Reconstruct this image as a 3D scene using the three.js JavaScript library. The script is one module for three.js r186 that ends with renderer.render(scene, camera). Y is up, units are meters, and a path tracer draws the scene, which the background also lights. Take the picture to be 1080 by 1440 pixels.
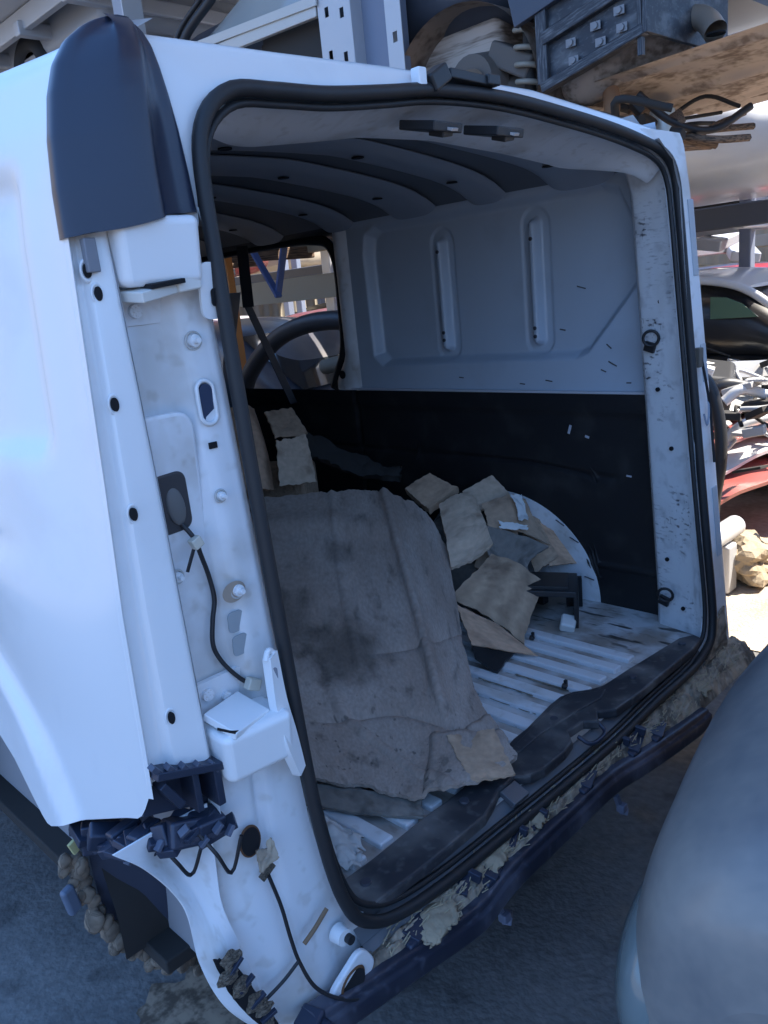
import * as THREE from 'three';
import { mergeGeometries, mergeVertices } from 'three/addons/utils/BufferGeometryUtils.js';
import { RoundedBoxGeometry } from 'three/addons/geometries/RoundedBoxGeometry.js';
import { ImprovedNoise } from 'three/addons/math/ImprovedNoise.js';

// ---------------------------------------------------------------- camera, sky, sun, exposure
const scene = new THREE.Scene();
const camera = new THREE.PerspectiveCamera(64.308, 3 / 4, 0.05, 400);
camera.position.set(-1.342, 1.568, 0.898);
camera.rotation.set(THREE.MathUtils.degToRad(-15.1), THREE.MathUtils.degToRad(-43.65), THREE.MathUtils.degToRad(-5.95), 'YXZ');
scene.add(camera);
const renderer = new THREE.WebGLRenderer({ antialias: true });
renderer.toneMapping = THREE.LinearToneMapping;
renderer.toneMappingExposure = 3.25;
renderer.shadowMap.enabled = true;
const SUN = new THREE.Vector3(0.70, 1.35, 0.65).normalize();
{ // clear blue sky, paler towards the horizon
  const w = 256, h = 128, d = new Float32Array(w * h * 4), v = new THREE.Vector3();
  for (let j = 0; j < h; j++) for (let i = 0; i < w; i++) {
    const th = (j + 0.5) / h * Math.PI, ph = ((i + 0.5) / w - 0.5) * 2 * Math.PI;
    const y = -Math.cos(th), s = Math.sin(th); v.set(Math.cos(ph) * s, y, Math.sin(ph) * s);
    const e = Math.max(0, y), k = Math.pow(1 - e, 3.2), g = Math.pow(Math.max(0, v.dot(SUN)), 24) * 0.35, o = (j * w + i) * 4;
    d[o] = 0.115 + 0.17 * k + g; d[o + 1] = 0.262 + 0.195 * k + g * 0.9; d[o + 2] = 0.60 + 0.13 * k + g * 0.75; d[o + 3] = 1;
  }
  const t = new THREE.DataTexture(d, w, h, THREE.RGBAFormat, THREE.FloatType);
  t.mapping = THREE.EquirectangularReflectionMapping; t.magFilter = t.minFilter = THREE.LinearFilter; t.needsUpdate = true;
  scene.background = t; scene.environment = t;
}
const sun = new THREE.DirectionalLight(new THREE.Color(1, 0.92, 0.8), 4.6);
sun.position.copy(SUN).multiplyScalar(30); sun.castShadow = true;
Object.assign(sun.shadow.camera, { left: -14, right: 14, top: 14, bottom: -14, near: 1, far: 70 });
sun.shadow.mapSize.set(2048, 2048);
scene.add(sun, sun.target);

// ---------------------------------------------------------------- helpers
let seed = 7;
const rnd = () => { seed = (seed * 1664525 + 1013904223) >>> 0; return seed / 4294967296; };
const rr = (a, b) => a + (b - a) * rnd();
const PN = new ImprovedNoise();
const noise = (x, y, z = 0) => PN.noise(x + 31.7, y + 11.3, z + 5.1);
const fbm = (x, y, z = 0, o = 4) => { let s = 0, a = 0.5, f = 1; for (let i = 0; i < o; i++) { s += a * noise(x * f, y * f, z * f + i * 7.3); f *= 2.03; a *= 0.5; } return s; };
const sm = (a, b, x) => { const t = Math.min(1, Math.max(0, (x - a) / (b - a))); return t * t * (3 - 2 * t); };
const lerp = (a, b, t) => a + (b - a) * t;
const V = (x, y, z) => new THREE.Vector3(x, y, z);
// piecewise linear table lookup
const tab = (pts, x) => { if (x <= pts[0][0]) return pts[0][1]; for (let i = 1; i < pts.length; i++) if (x <= pts[i][0]) { const [a, b] = pts[i - 1], [c, e] = pts[i]; return b + (e - b) * (x - a) / (c - a); } return pts[pts.length - 1][1]; };

const toS = (c) => Math.round(255 * (c <= 0.0031308 ? 12.92 * c : 1.055 * Math.pow(c, 1 / 2.4) - 0.055));
function tex(size, fn, srgb = true) {            // fn(u, v) -> [r, g, b] linear, or one number for a data map
  const d = new Uint8Array(size * size * 4);
  for (let j = 0; j < size; j++) for (let i = 0; i < size; i++) {
    let c = fn(i / size, j / size); if (typeof c === 'number') c = [c, c, c];
    const o = (j * size + i) * 4;
    for (let k = 0; k < 3; k++) { const q = Math.min(1, Math.max(0, c[k])); d[o + k] = srgb ? toS(q) : Math.round(q * 255); }
    d[o + 3] = 255;
  }
  const t = new THREE.DataTexture(d, size, size); t.wrapS = t.wrapT = THREE.RepeatWrapping;
  t.magFilter = THREE.LinearFilter; t.minFilter = THREE.LinearMipmapLinearFilter; t.generateMipmaps = true;
  if (srgb) t.colorSpace = THREE.SRGBColorSpace; t.needsUpdate = true; return t;
}
// tileable fbm on a periodic lattice
const GR = []; for (let i = 0; i < 256; i++) { const a = rnd() * Math.PI * 2; GR.push(Math.cos(a), Math.sin(a)); }
const hsh = (i, j, s) => { let h = Math.imul(i + 1, 374761393) ^ Math.imul(j + 7, 668265263) ^ Math.imul(s + 13, 2147483647 ^ 61); h = Math.imul(h ^ (h >>> 13), 1274126177); return ((h ^ (h >>> 16)) & 255) * 2; };
function pnoise(x, y, p, s) {
  const xi = Math.floor(x), yi = Math.floor(y), fx = x - xi, fy = y - yi, x0 = xi % p, y0 = yi % p, x1 = (xi + 1) % p, y1 = (yi + 1) % p;
  const u = fx * fx * fx * (fx * (fx * 6 - 15) + 10), w = fy * fy * fy * (fy * (fy * 6 - 15) + 10);
  const a = hsh(x0, y0, s), b = hsh(x1, y0, s), c = hsh(x0, y1, s), d = hsh(x1, y1, s);
  const A = GR[a] * fx + GR[a + 1] * fy, B = GR[b] * (fx - 1) + GR[b + 1] * fy, C = GR[c] * fx + GR[c + 1] * (fy - 1), D = GR[d] * (fx - 1) + GR[d + 1] * (fy - 1);
  return (A + (B - A) * u) + ((C + (D - C) * u) - (A + (B - A) * u)) * w;
}
const tfbm = (u, v, f, o = 4, s = 0) => { let r = 0, a = 0.62, p = f; for (let i = 0; i < o; i++) { r += a * pnoise(u * p, v * p, p, s * 17 + i); p *= 2; a *= 0.5; } return r; };
const mix3 = (a, b, t) => [lerp(a[0], b[0], t), lerp(a[1], b[1], t), lerp(a[2], b[2], t)];
function M(r, g, b, rough = 0.6, metal = 0, extra = {}) {
  const P = 'clearcoat' in extra || 'transmission' in extra;
  const m = new (P ? THREE.MeshPhysicalMaterial : THREE.MeshStandardMaterial)({ roughness: rough, metalness: metal, side: THREE.DoubleSide, ...extra });
  m.color.setRGB(r, g, b); return m;
}
function boxUV(g, s = 1) {
  if (!g.attributes.normal) g.computeVertexNormals();
  const p = g.attributes.position, n = g.attributes.normal, uv = new Float32Array(p.count * 2);
  for (let i = 0; i < p.count; i++) {
    const ax = Math.abs(n.getX(i)), ay = Math.abs(n.getY(i)), az = Math.abs(n.getZ(i));
    let a, b; if (ay >= ax && ay >= az) { a = p.getX(i); b = p.getZ(i); } else if (ax >= az) { a = p.getZ(i); b = p.getY(i); } else { a = p.getX(i); b = p.getY(i); }
    uv[i * 2] = a * s; uv[i * 2 + 1] = b * s;
  }
  g.setAttribute('uv', new THREE.BufferAttribute(uv, 2)); return g;
}
function box(w, h, d, x = 0, y = 0, z = 0, rx = 0, ry = 0, rz_ = 0, r = 0.15) {
  const g = new RoundedBoxGeometry(w, h, d, 2, Math.min(w, h, d) * r);
  g.applyMatrix4(new THREE.Matrix4().compose(V(x, y, z), new THREE.Quaternion().setFromEuler(new THREE.Euler(rx, ry, rz_)), V(1, 1, 1))); return g;
}
function cyl(r0, r1, h, x, y, z, axis = 'y', seg = 20) {
  const g = new THREE.CylinderGeometry(r0, r1, h, seg); if (axis === 'x') g.rotateZ(Math.PI / 2); if (axis === 'z') g.rotateX(Math.PI / 2); g.translate(x, y, z); return g;
}
// bar of rectangular section between two points
function bar(a, b, w, h, up = V(0, 1, 0)) {
  const A = V(...a), B = V(...b), L = A.distanceTo(B), g = new RoundedBoxGeometry(w, h, L, 2, Math.min(w, h) * 0.15);
  const m = new THREE.Matrix4().lookAt(A, B, up); m.setPosition(A.clone().add(B).multiplyScalar(0.5)); g.applyMatrix4(m); return g;
}
function tube(pts, r, seg = 48, rad = 8, closed = false) { return new THREE.TubeGeometry(new THREE.CatmullRomCurve3(pts.map((p) => V(...p)), closed, 'centripetal'), seg, r, rad, closed); }
// surface from a function of (u, v)
function surf(fn, nu, nv) {
  const pos = [], uv = [], idx = [];
  for (let j = 0; j <= nv; j++) for (let i = 0; i <= nu; i++) { const q = fn(i / nu, j / nv); pos.push(q[0], q[1], q[2]); uv.push(q[3] ?? i / nu, q[4] ?? j / nv); }
  for (let j = 0; j < nv; j++) for (let i = 0; i < nu; i++) { const a = j * (nu + 1) + i, b = a + 1, c = a + nu + 1, e = c + 1; idx.push(a, b, c, b, e, c); }
  const g = new THREE.BufferGeometry(); g.setAttribute('position', new THREE.Float32BufferAttribute(pos, 3)); g.setAttribute('uv', new THREE.Float32BufferAttribute(uv, 2)); g.setIndex(idx); g.computeVertexNormals(); return g;
}
// closed thin shell from a surface function: both faces and the rim
function shell(fn, nu, nv, th) {
  const a = surf(fn, nu, nv), p = a.attributes.position, n = a.attributes.normal, b = a.clone(), q = b.attributes.position;
  for (let i = 0; i < p.count; i++) q.setXYZ(i, p.getX(i) - n.getX(i) * th, p.getY(i) - n.getY(i) * th, p.getZ(i) - n.getZ(i) * th);
  const ib = Array.from(b.index.array); for (let i = 0; i < ib.length; i += 3) { const t = ib[i]; ib[i] = ib[i + 1]; ib[i + 1] = t; } b.setIndex(ib); b.computeVertexNormals();
  const ring = []; const W = nu + 1;
  for (let i = 0; i <= nu; i++) ring.push(i); for (let j = 1; j <= nv; j++) ring.push(j * W + nu); for (let i = nu - 1; i >= 0; i--) ring.push(nv * W + i); for (let j = nv - 1; j >= 0; j--) ring.push(j * W);
  const rp = [], ru = [], ri = [], U = a.attributes.uv;
  ring.forEach((k, i) => { rp.push(p.getX(k), p.getY(k), p.getZ(k), q.getX(k), q.getY(k), q.getZ(k)); ru.push(U.getX(k), U.getY(k), U.getX(k) + 0.01, U.getY(k) + 0.01); if (i < ring.length - 1) { const s = i * 2; ri.push(s, s + 1, s + 2, s + 1, s + 3, s + 2); } });
  const r = new THREE.BufferGeometry(); r.setAttribute('position', new THREE.Float32BufferAttribute(rp, 3)); r.setAttribute('uv', new THREE.Float32BufferAttribute(ru, 2)); r.setIndex(ri); r.computeVertexNormals();
  return mergeGeometries([a, b, r]);
}
// smooth sheet through a small grid of points [rows][cols]
function gridFn(P) {
  const rows = P.map((r) => new THREE.CatmullRomCurve3(r.map((p) => V(...p)), false, 'centripetal'));
  return (u, v) => { const c = rows.map((r) => r.getPoint(u)); const k = new THREE.CatmullRomCurve3(c.length > 1 ? c : [c[0], c[0]], false, 'centripetal').getPoint(v); return [k.x, k.y, k.z]; };
}
function sheet(P, th, nu, nv, amp = 0, fr = 8, edge = 0, s = 0) {
  const f = gridFn(P), w = V(...P[0][0]).distanceTo(V(...P[0][P[0].length - 1])), h = V(...P[0][0]).distanceTo(V(...P[P.length - 1][0]));
  return shell((u, v) => {
    let uu = u, vv = v;
    if (edge) { const e = edge * fbm(u * 5 + s, v * 5, 3) * 2; const ex = 1 - Math.min(1, 8 * Math.min(u, 1 - u)), ey = 1 - Math.min(1, 8 * Math.min(v, 1 - v)); uu = Math.min(1, Math.max(0, u + (u < 0.5 ? 1 : -1) * Math.abs(e) * ex)); vv = Math.min(1, Math.max(0, v + (v < 0.5 ? 1 : -1) * Math.abs(e) * ey)); }
    const q = f(uu, vv), d = amp * fbm(u * fr * w + s, v * fr * h, s, 4);
    return [q[0], q[1] + d, q[2], u * w, v * h];
  }, nu, nv, th);
}
function prism(pts, depth, bevel = 0) {           // outline in x,y extruded along +z
  const s = new THREE.Shape(pts.map((p) => new THREE.Vector2(p[0], p[1])));
  return new THREE.ExtrudeGeometry(s, { depth, bevelEnabled: bevel > 0, bevelSize: bevel, bevelThickness: bevel, bevelSegments: 2, curveSegments: 8 });
}
const merge = (gs) => mergeGeometries(gs.map((g) => { const q = g.index ? g.toNonIndexed() : g; for (const k of Object.keys(q.attributes)) if (!['position', 'normal', 'uv'].includes(k)) q.deleteAttribute(k); if (!q.attributes.uv) boxUV(q); return q; }));
const used = {};
const numbered = (n) => { const k = used[n] = (used[n] ?? -1) + 1; return k ? n + '_' + String(k).padStart(3, '0') : n; };
function part(name, geo, mat, parent, label) {
  if (Array.isArray(geo)) geo = geo.length > 1 ? merge(geo) : geo[0];
  const m = new THREE.Mesh(geo, mat); m.name = name; m.castShadow = m.receiveShadow = true; parent.add(m); if (label) m.userData.label = label; return m;
}
function thing(name, label, category, pos = [0, 0, 0], group) {
  const o = new THREE.Group(); o.name = numbered(name); o.position.set(...pos); o.userData = { label, category }; if (group) o.userData.group = group; scene.add(o); return o;
}
function solo(name, geo, mat, label, category, group) { const m = part(numbered(name), geo, mat, scene); m.userData.label = label; m.userData.category = category; if (group) m.userData.group = group; return m; }
function struct(name, geo, mat) { const m = part(name, geo, mat, scene); m.userData.kind = 'structure'; return m; }

// ---------------------------------------------------------------- materials
const grime = tex(512, (u, v) => { const a = tfbm(u, v, 6, 5, 1), b = tfbm(u, v, 30, 3, 2); const st = tfbm(u, (v * 0.25) % 1, 24, 3, 9); const t = sm(-0.02, 0.4, a) * 0.5 + sm(0.12, 0.4, b) * 0.3 + sm(0.15, 0.4, st) * 0.2; return mix3([0.75, 0.76, 0.78], [0.42, 0.38, 0.33], t); });
const cleanish = tex(512, (u, v) => { const a = tfbm(u, v, 5, 5, 4); return mix3([0.79, 0.80, 0.81], [0.66, 0.66, 0.66], sm(0.05, 0.5, a) * 0.5); });
const scuff = tex(768, (u, v) => { // dark rubber scuffs: short strokes across
  const a = fbm(u * 40, v * 150, 2, 3), b = fbm(u * 6, v * 7, 9, 3), c = fbm(u * 160, v * 40, 5, 2);
  const e = fbm(u * 26, v * 260, 12, 3); const t = 0.85 * sm(0.12, 0.3, a) * sm(0.0, 0.25, b) + 0.5 * sm(0.25, 0.34, c) * sm(0.0, 0.3, b) + 0.6 * sm(0.1, 0.32, e) * sm(-0.05, 0.3, fbm(u * 5, v * 3.2, 15, 3)) + 0.25 * sm(0, 0.4, fbm(u * 16, v * 26, 18, 4)); const d = sm(-0.05, 0.4, fbm(u * 9, v * 9, 1, 4)) * 0.25;
  return mix3(mix3([0.74, 0.75, 0.77], [0.5, 0.47, 0.43], d), [0.06, 0.06, 0.07], Math.min(1, t)); });
const whitePaint = M(1, 1, 1, 0.32, 0, { map: cleanish, clearcoat: 0.6, clearcoatRoughness: 0.12 });
const whiteDirty = M(1, 1, 1, 0.45, 0, { map: grime, clearcoat: 0.2, clearcoatRoughness: 0.3 });
const whiteScuff = M(1, 1, 1, 0.5, 0, { map: scuff });
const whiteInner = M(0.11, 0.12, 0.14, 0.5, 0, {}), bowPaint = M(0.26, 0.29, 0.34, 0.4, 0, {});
const hingePaint = M(0.8, 0.81, 0.82, 0.4, 0, { clearcoat: 0.3, clearcoatRoughness: 0.3 });
const rubber = M(0.018, 0.018, 0.02, 0.55);
const capPlastic = M(0.024, 0.031, 0.055, 0.3);  // blue of the reflected sky is mixed into the black base colour
const dustPlastic = tex(512, (u, v) => { const a = tfbm(u, v, 7, 5, 6), b = tfbm(u, v, 40, 3, 2); return mix3([0.035, 0.036, 0.042], [0.21, 0.195, 0.185], sm(-0.15, 0.45, a) * 0.7 + sm(0.1, 0.4, b) * 0.3); });
const sillPlastic = M(1, 1, 1, 0.5, 0, { map: dustPlastic });
const blackPlastic = M(0.02, 0.021, 0.024, 0.45);
const liningMap = tex(512, (u, v) => { const a = tfbm(u, v, 8, 5, 3); return mix3([0.010, 0.010, 0.012], [0.028, 0.027, 0.028], sm(0.0, 0.5, a)); });
const lining = M(1, 1, 1, 0.6, 0, { map: liningMap });
const darkHole = M(0.006, 0.006, 0.008, 0.9);
const steelDark = M(0.035, 0.045, 0.075, 0.4, 0.3);
const rust = M(0.12, 0.055, 0.025, 0.85);
const wireBlack = M(0.015, 0.015, 0.018, 0.5);
const boltSteel = M(0.45, 0.46, 0.48, 0.4, 0.6);
const clipBeige = M(0.55, 0.52, 0.44, 0.6);
const mudMap = tex(512, (u, v) => { const a = tfbm(u, v, 10, 5, 3), b = tfbm(u, v, 50, 3, 1); return mix3([0.13, 0.105, 0.08], [0.42, 0.34, 0.255], sm(-0.35, 0.3, a + b * 0.6)); });
const mudBump = tex(512, (u, v) => 0.5 + tfbm(u, v, 26, 5, 8), false);
const mud = M(1, 1, 1, 0.95, 0, { map: mudMap, bumpMap: mudBump, bumpScale: 0.012 });
const mudPale = M(0.36, 0.29, 0.2, 0.95, 0, { bumpMap: mudBump, bumpScale: 0.006 });
const tyreMat = M(0.022, 0.023, 0.026, 0.85);
const feltMap = tex(1024, (u, v) => {
  const a = tfbm(u, v, 4, 5, 2), b = tfbm(u, v, 14, 5, 5), c = tfbm(u, v, 90, 2, 7);
  let k = mix3([0.34, 0.262, 0.215], [0.42, 0.342, 0.292], sm(-0.3, 0.4, a)); k = mix3(k, [0.17, 0.135, 0.11], sm(0.12, 0.5, b) * 0.6); k = mix3(k, [0.06, 0.05, 0.042], sm(0.25, 0.4, tfbm(u, v, 26, 4, 31)) * sm(0.5, 0.8, v) * 0.7);
  const spots = Math.max(0, 1 - Math.hypot(u - 0.32, (v - 0.52) * 1.2) / 0.2), s2 = Math.max(0, 1 - Math.hypot(u - 0.12, (v - 0.42) * 1.2) / 0.17), s3 = Math.max(0, 1 - Math.hypot((u - 0.33) * 1.3, (v - 0.21) * 2) / 0.12);
  k = mix3(k, [0.10, 0.08, 0.065], Math.min(1, sm(0, 0.7, spots + 0.5 * b) * 0.75 + sm(0, 0.7, s2 + 0.5 * b) * 0.6 + sm(0.1, 0.7, s3 + 0.3 * b) * 0.5)); const g = 1 + c * 0.35; return [k[0] * g, k[1] * g, k[2] * g]; });
const feltBump = tex(512, (u, v) => 0.5 + tfbm(u, v, 18, 5, 3) * 0.8, false);
const felt = M(1, 1, 1, 0.95, 0, { map: feltMap, bumpMap: feltBump, bumpScale: 0.0025 });
function cardMat(base, dark, s, flute = 0) {
  const map = tex(256, (u, v) => { const a = tfbm(u, v, 5, 5, s), b = tfbm(u, v, 24, 3, s + 2); let k = mix3(base, dark, sm(0.0, 0.42, a) * 0.8); if (flute) { const w = 0.5 + 0.5 * Math.sin((u + 0.03 * a) * Math.PI * 2 * flute); k = mix3(k, dark, w * 0.45); } const g = 1 + b * 0.3; return [k[0] * g, k[1] * g, k[2] * g]; });
  map.repeat.set(2.5, 2.5); const bm = feltBump; return M(1, 1, 1, 0.9, 0, { map, bumpMap: bm, bumpScale: 0.004 });
}
const cardTan = cardMat([0.60, 0.38, 0.25], [0.36, 0.22, 0.14], 1), cardBrown = cardMat([0.50, 0.34, 0.23], [0.24, 0.155, 0.10], 3), cardRibbed = cardMat([0.50, 0.35, 0.235], [0.23, 0.15, 0.10], 5, 7), cardGrey = cardMat([0.22, 0.195, 0.17], [0.09, 0.08, 0.07], 7), cardBeige = cardMat([0.60, 0.45, 0.33], [0.32, 0.22, 0.15], 9);
const paperWhite = M(0.7, 0.7, 0.68, 0.8);
const glassDark = M(0.02, 0.025, 0.03, 0.06, 0, { clearcoat: 1, clearcoatRoughness: 0.05 });
const galv = M(0.5, 0.51, 0.53, 0.5, 0.35);
const galvBlue = M(0.2, 0.23, 0.3, 0.55, 0.2);
const chrome = M(0.7, 0.7, 0.7, 0.22, 1);
const underMap = tex(512, (u, v) => { const a = tfbm(u, v, 6, 5, 2), b = tfbm(u, v, 30, 3, 3); return mix3([0.52, 0.43, 0.36], [0.2, 0.15, 0.115], sm(-0.15, 0.4, a + b * 0.5)); });
const underTan = M(1, 1, 1, 0.85, 0, { map: underMap }); 
const underDark = M(0.03, 0.027, 0.025, 0.8);
const rustyMap = tex(256, (u, v) => mix3([0.2, 0.13, 0.085], [0.05, 0.035, 0.025], sm(-0.15, 0.25, tfbm(u, v, 12, 4, 1))));
const rusty = M(1, 1, 1, 0.85, 0, { map: rustyMap });
// a painted car body: colour with dust
const carPaint = (r, g, b, dust = 0.25, rough = 0.35) => { const map = tex(256, (u, v) => mix3([r, g, b], [0.3, 0.27, 0.23], dust * sm(-0.2, 0.4, tfbm(u, v, 5, 5, r * 9 + b)))); map.repeat.set(0.7, 0.7); return M(1, 1, 1, rough, 0, { map, clearcoat: 0.7, clearcoatRoughness: 0.15 + dust * 0.6 }); };

// ---------------------------------------------------------------- ground
{
  const map = tex(1024, (u, v) => {
    const a = tfbm(u, v, 6, 6, 3), b = tfbm(u, v, 16, 4, 6), c = tfbm(u, v, 120, 2, 2);
    let k = mix3([0.135, 0.132, 0.13], [0.20, 0.192, 0.185], sm(-0.3, 0.3, a)); k = mix3(k, [0.26, 0.185, 0.12], sm(0.08, 0.34, tfbm(u, v, 5, 5, 12)) * 0.8); k = mix3(k, [0.06, 0.058, 0.057], sm(0.12, 0.35, b) * 0.6); const g = 1 + c * 0.5; return [k[0] * g, k[1] * g, k[2] * g]; });
  map.repeat.set(1 / 3.2, 1 / 3.2); map.offset.set(0.13, 0.37); map.anisotropy = 8;
  const bm = tex(512, (u, v) => 0.5 + tfbm(u, v, 60, 4, 4) * 0.8, false); bm.repeat.set(1 / 0.8, 1 / 0.8);
  const gm = M(1, 1, 1, 0.92, 0, { map, bumpMap: bm, bumpScale: 0.0022 });
  const g = new THREE.PlaneGeometry(300, 300, 60, 60); g.rotateX(-Math.PI / 2); boxUV(g); struct('ground', g, gm);
  const smap = tex(512, (u, v) => { const a = tfbm(u, v, 6, 6, 21), c = tfbm(u, v, 80, 2, 3); const k = mix3([0.36, 0.28, 0.2], [0.5, 0.42, 0.33], sm(-0.3, 0.3, a)); const q = 1 + c * 0.4; return [k[0] * q, k[1] * q, k[2] * q]; });
  smap.repeat.set(1 / 3, 1 / 3);
  const sg = surf((u, v) => { const z = lerp(-30, 14, v), x = lerp(1.75 + 0.25 * fbm(z * 1.2, 3, 1, 4), 40, u * u); return [x, 0.005, z, x, z]; }, 40, 200);
  struct('dirt_yard', sg, M(1, 1, 1, 0.95, 0, { map: smap, bumpMap: bm, bumpScale: 0.006 }));
}

for (const [x, z, rx, rzz, n] of [[-0.66, -0.60, 0.20, 0.15, 1]]) {
  const g = surf((u, v) => { const a = u * Math.PI * 2, r = v * (0.75 + 0.8 * fbm(Math.cos(a) * 1.6 + n * 4, Math.sin(a) * 1.6, n, 5)); return [x + Math.cos(a) * r * rx * 1.1, 0.006 + 0.006 * (1 - v), z + Math.sin(a) * r * rzz * 1.1, (x + Math.cos(a) * r * rx) * 1.6, (z + Math.sin(a) * r * rzz) * 1.6]; }, 80, 4);
  const o = solo('dirt_patch', g, dirtMat(), ['', 'brown dried mud on the ground below the left rear corner', 'brown dirt streak on the ground beside the grey car', 'brown dirt on the ground under the right end of the bumper beam'][n], 'dirt'); o.userData.kind = 'stuff';
}
function dirtMat() { return dirtMat.m ??= M(0.85, 0.78, 0.74, 0.95, 0, { map: mudMap }); }

// ================================================================ THE VAN
// van axes: x to its right, y up, z to the rear; the rear opening leans forward with height
const rz = (y) => -0.0748 * (y - 0.55);
const van = thing('white_van', 'white panel van without rear doors, its open load space full of scrap cardboard', 'van');
const RP = (x, y, off = 0) => [x, y, rz(y) + off];
// width of the side at a height
const SIDE = [[0.40, 0.955], [0.77, 0.945], [1.0, 0.929], [1.2, 0.917], [1.36, 0.902], [1.67, 0.876], [1.80, 0.858], [1.87, 0.835], [1.90, 0.80], [1.92, 0.75], [1.93, 0.70]];
const sideX = (y) => tab(SIDE, y);
const ROOFY = [[-0.75, 1.915], [-0.49, 1.918], [-0.25, 1.923], [0.156, 1.922], [0.548, 1.888], [0.741, 1.868]];

// ---- left side panel, with wheel arch, recessed panel and flare
{
  const bot = [[-4.3, 0.42], [-1.32, 0.42], [-1.27, 0.55], [-1.19, 0.72], [-1.05, 0.86], [-0.88, 0.945], [-0.70, 0.965], [-0.54, 0.932], [-0.44, 0.885], [-0.35, 0.812], [-0.335, 0.806], [-0.12, 0.890], [-0.085, 0.902], [-0.065, 0.918], [-0.055, 0.94], [0.1, 0.95]];
  const zs = []; for (let i = 0; i <= 60; i++) zs.push(-0.014 * i); for (let i = 1; i <= 50; i++) zs.push(-0.84 - 0.068 * i);
  const nv = 90;
  const g = surf((u, v) => {
    const s = zs[Math.round(u * (zs.length - 1))];
    const zb = s + rz(1.0) + 0.0, y0 = s > -0.03 ? lerp(0.95, tab(bot, zb), sm(0, -0.03, s)) : tab(bot, zb), y = lerp(y0, 1.93, v);
    const z = s + rz(y) * sm(-1.5, 0, s) + (1 - sm(-1.5, 0, s)) * -0.03;
    let x = sideX(y) + (0.045 - 0.025 * (1 - sm(0.95, 1.25, y))) * sm(0, -0.35, s);
    const inRec = sm(-0.10, -0.145, s) * sm(1.385, 1.43, y) * (1 - sm(1.735, 1.775, y)) * (1 - sm(-1.35, -1.40, -Math.abs(s)) * 0);
    x -= 0.02 * inRec;
    const ad = Math.hypot(z + 0.85, y - 0.5); x += 0.018 * (1 - sm(0.655, 0.70, ad)) * sm(-0.05, -0.2, s);
    x -= 0.006 * Math.exp(-Math.pow((y - 1.27 + 0.4 * Math.max(0, -0.25 - z) * 0) / 0.02, 2)) * sm(-0.2, -0.3, s);
    return [-x, y, z, z, y];
  }, zs.length - 1, nv);
  part('side_panel', g, whitePaint, van);
  // right outer side behind the door opening (seen only from elsewhere) and ahead of it
  const rs = (z0, z1, y0, y1, nx = 8) => surf((u, v) => { const y = lerp(y0, y1, v), z = lerp(z0, z1, u); return [sideX(y) + 0.045 * sm(0, -0.35, z), y, z + rz(y) * (u === 0 && z0 > -0.2 ? 1 : 0.6), z, y]; }, nx, 16);
  part('side_panel', [rs(-0.10, -1.46, 0.45, 1.93), rs(-1.46, -2.55, 1.80, 1.93), rs(-2.55, -4.3, 0.45, 1.93), rs(-1.46, -2.55, 0.40, 0.52)], whitePaint, van);
}
// ---- roof skin, inner roof skin, bows
{
  const roofY = (x, z) => tab(ROOFY, Math.max(-0.75, Math.min(0.74, x))) + 0.045 * sm(0, -0.7, z) * (1 - Math.pow(Math.abs(x) / 0.8, 2));
  part('roof', surf((u, v) => { const x = lerp(-0.78, 0.78, u), z = lerp(-0.152, -3.3, v); return [x, roofY(x, z) + 0.002 - (Math.abs(x) > 0.7 ? (Math.abs(x) - 0.7) * 0.5 : 0), z, x, z]; }, 40, 40), whitePaint, van);
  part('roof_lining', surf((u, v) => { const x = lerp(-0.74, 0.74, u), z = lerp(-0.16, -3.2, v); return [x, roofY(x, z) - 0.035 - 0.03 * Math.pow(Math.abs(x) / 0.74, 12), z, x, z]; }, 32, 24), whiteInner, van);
  for (const [z, w] of [[-0.36, 0.10], [-0.68, 0.07], [-0.98, 0.10], [-1.34, 0.08], [-1.75, 0.1], [-2.2, 0.1]]) {
    const yb = (x) => roofY(x, z) - 0.042 - 0.035 * Math.pow(Math.abs(x) / 0.72, 10);
    const b = part('roof_bow', shell((u, v) => { const x = lerp(-0.715, 0.715, u), s = v * 2 - 1, edge = Math.pow(Math.abs(s), 4); return [x, yb(x) - 0.02 * (1 - edge), z + s * w, x, z + s * w]; }, 30, 12, 0.004), bowPaint, van);
    for (const x of [-0.55, -0.2, 0.2, 0.56]) part('roof_bow_hole', cyl(0.016, 0.016, 0.003, x, yb(x) - 0.0225, z, 'y', 14), darkHole, b);
  }
  // front of the van: windscreen, nose, added wall keeping light out (out of the picture)
  part('windscreen', surf((u, v) => [lerp(-0.78, 0.78, u), lerp(1.92, 1.12, v), lerp(-3.25, -4.2, v)], 2, 2), glassDark, van);
  part('bonnet', surf((u, v) => [lerp(-0.9, 0.9, u), 1.12 - 0.3 * v * v, lerp(-4.2, -4.75, v)], 6, 6), whitePaint, van);
  part('front_bumper', [box(1.86, 0.5, 0.2, 0, 0.57, -4.72)], blackPlastic, van);
  part('added_bulkhead', [box(1.66, 1.36, 0.03, 0, 1.22, -2.62)], blackPlastic, van);
}
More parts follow.
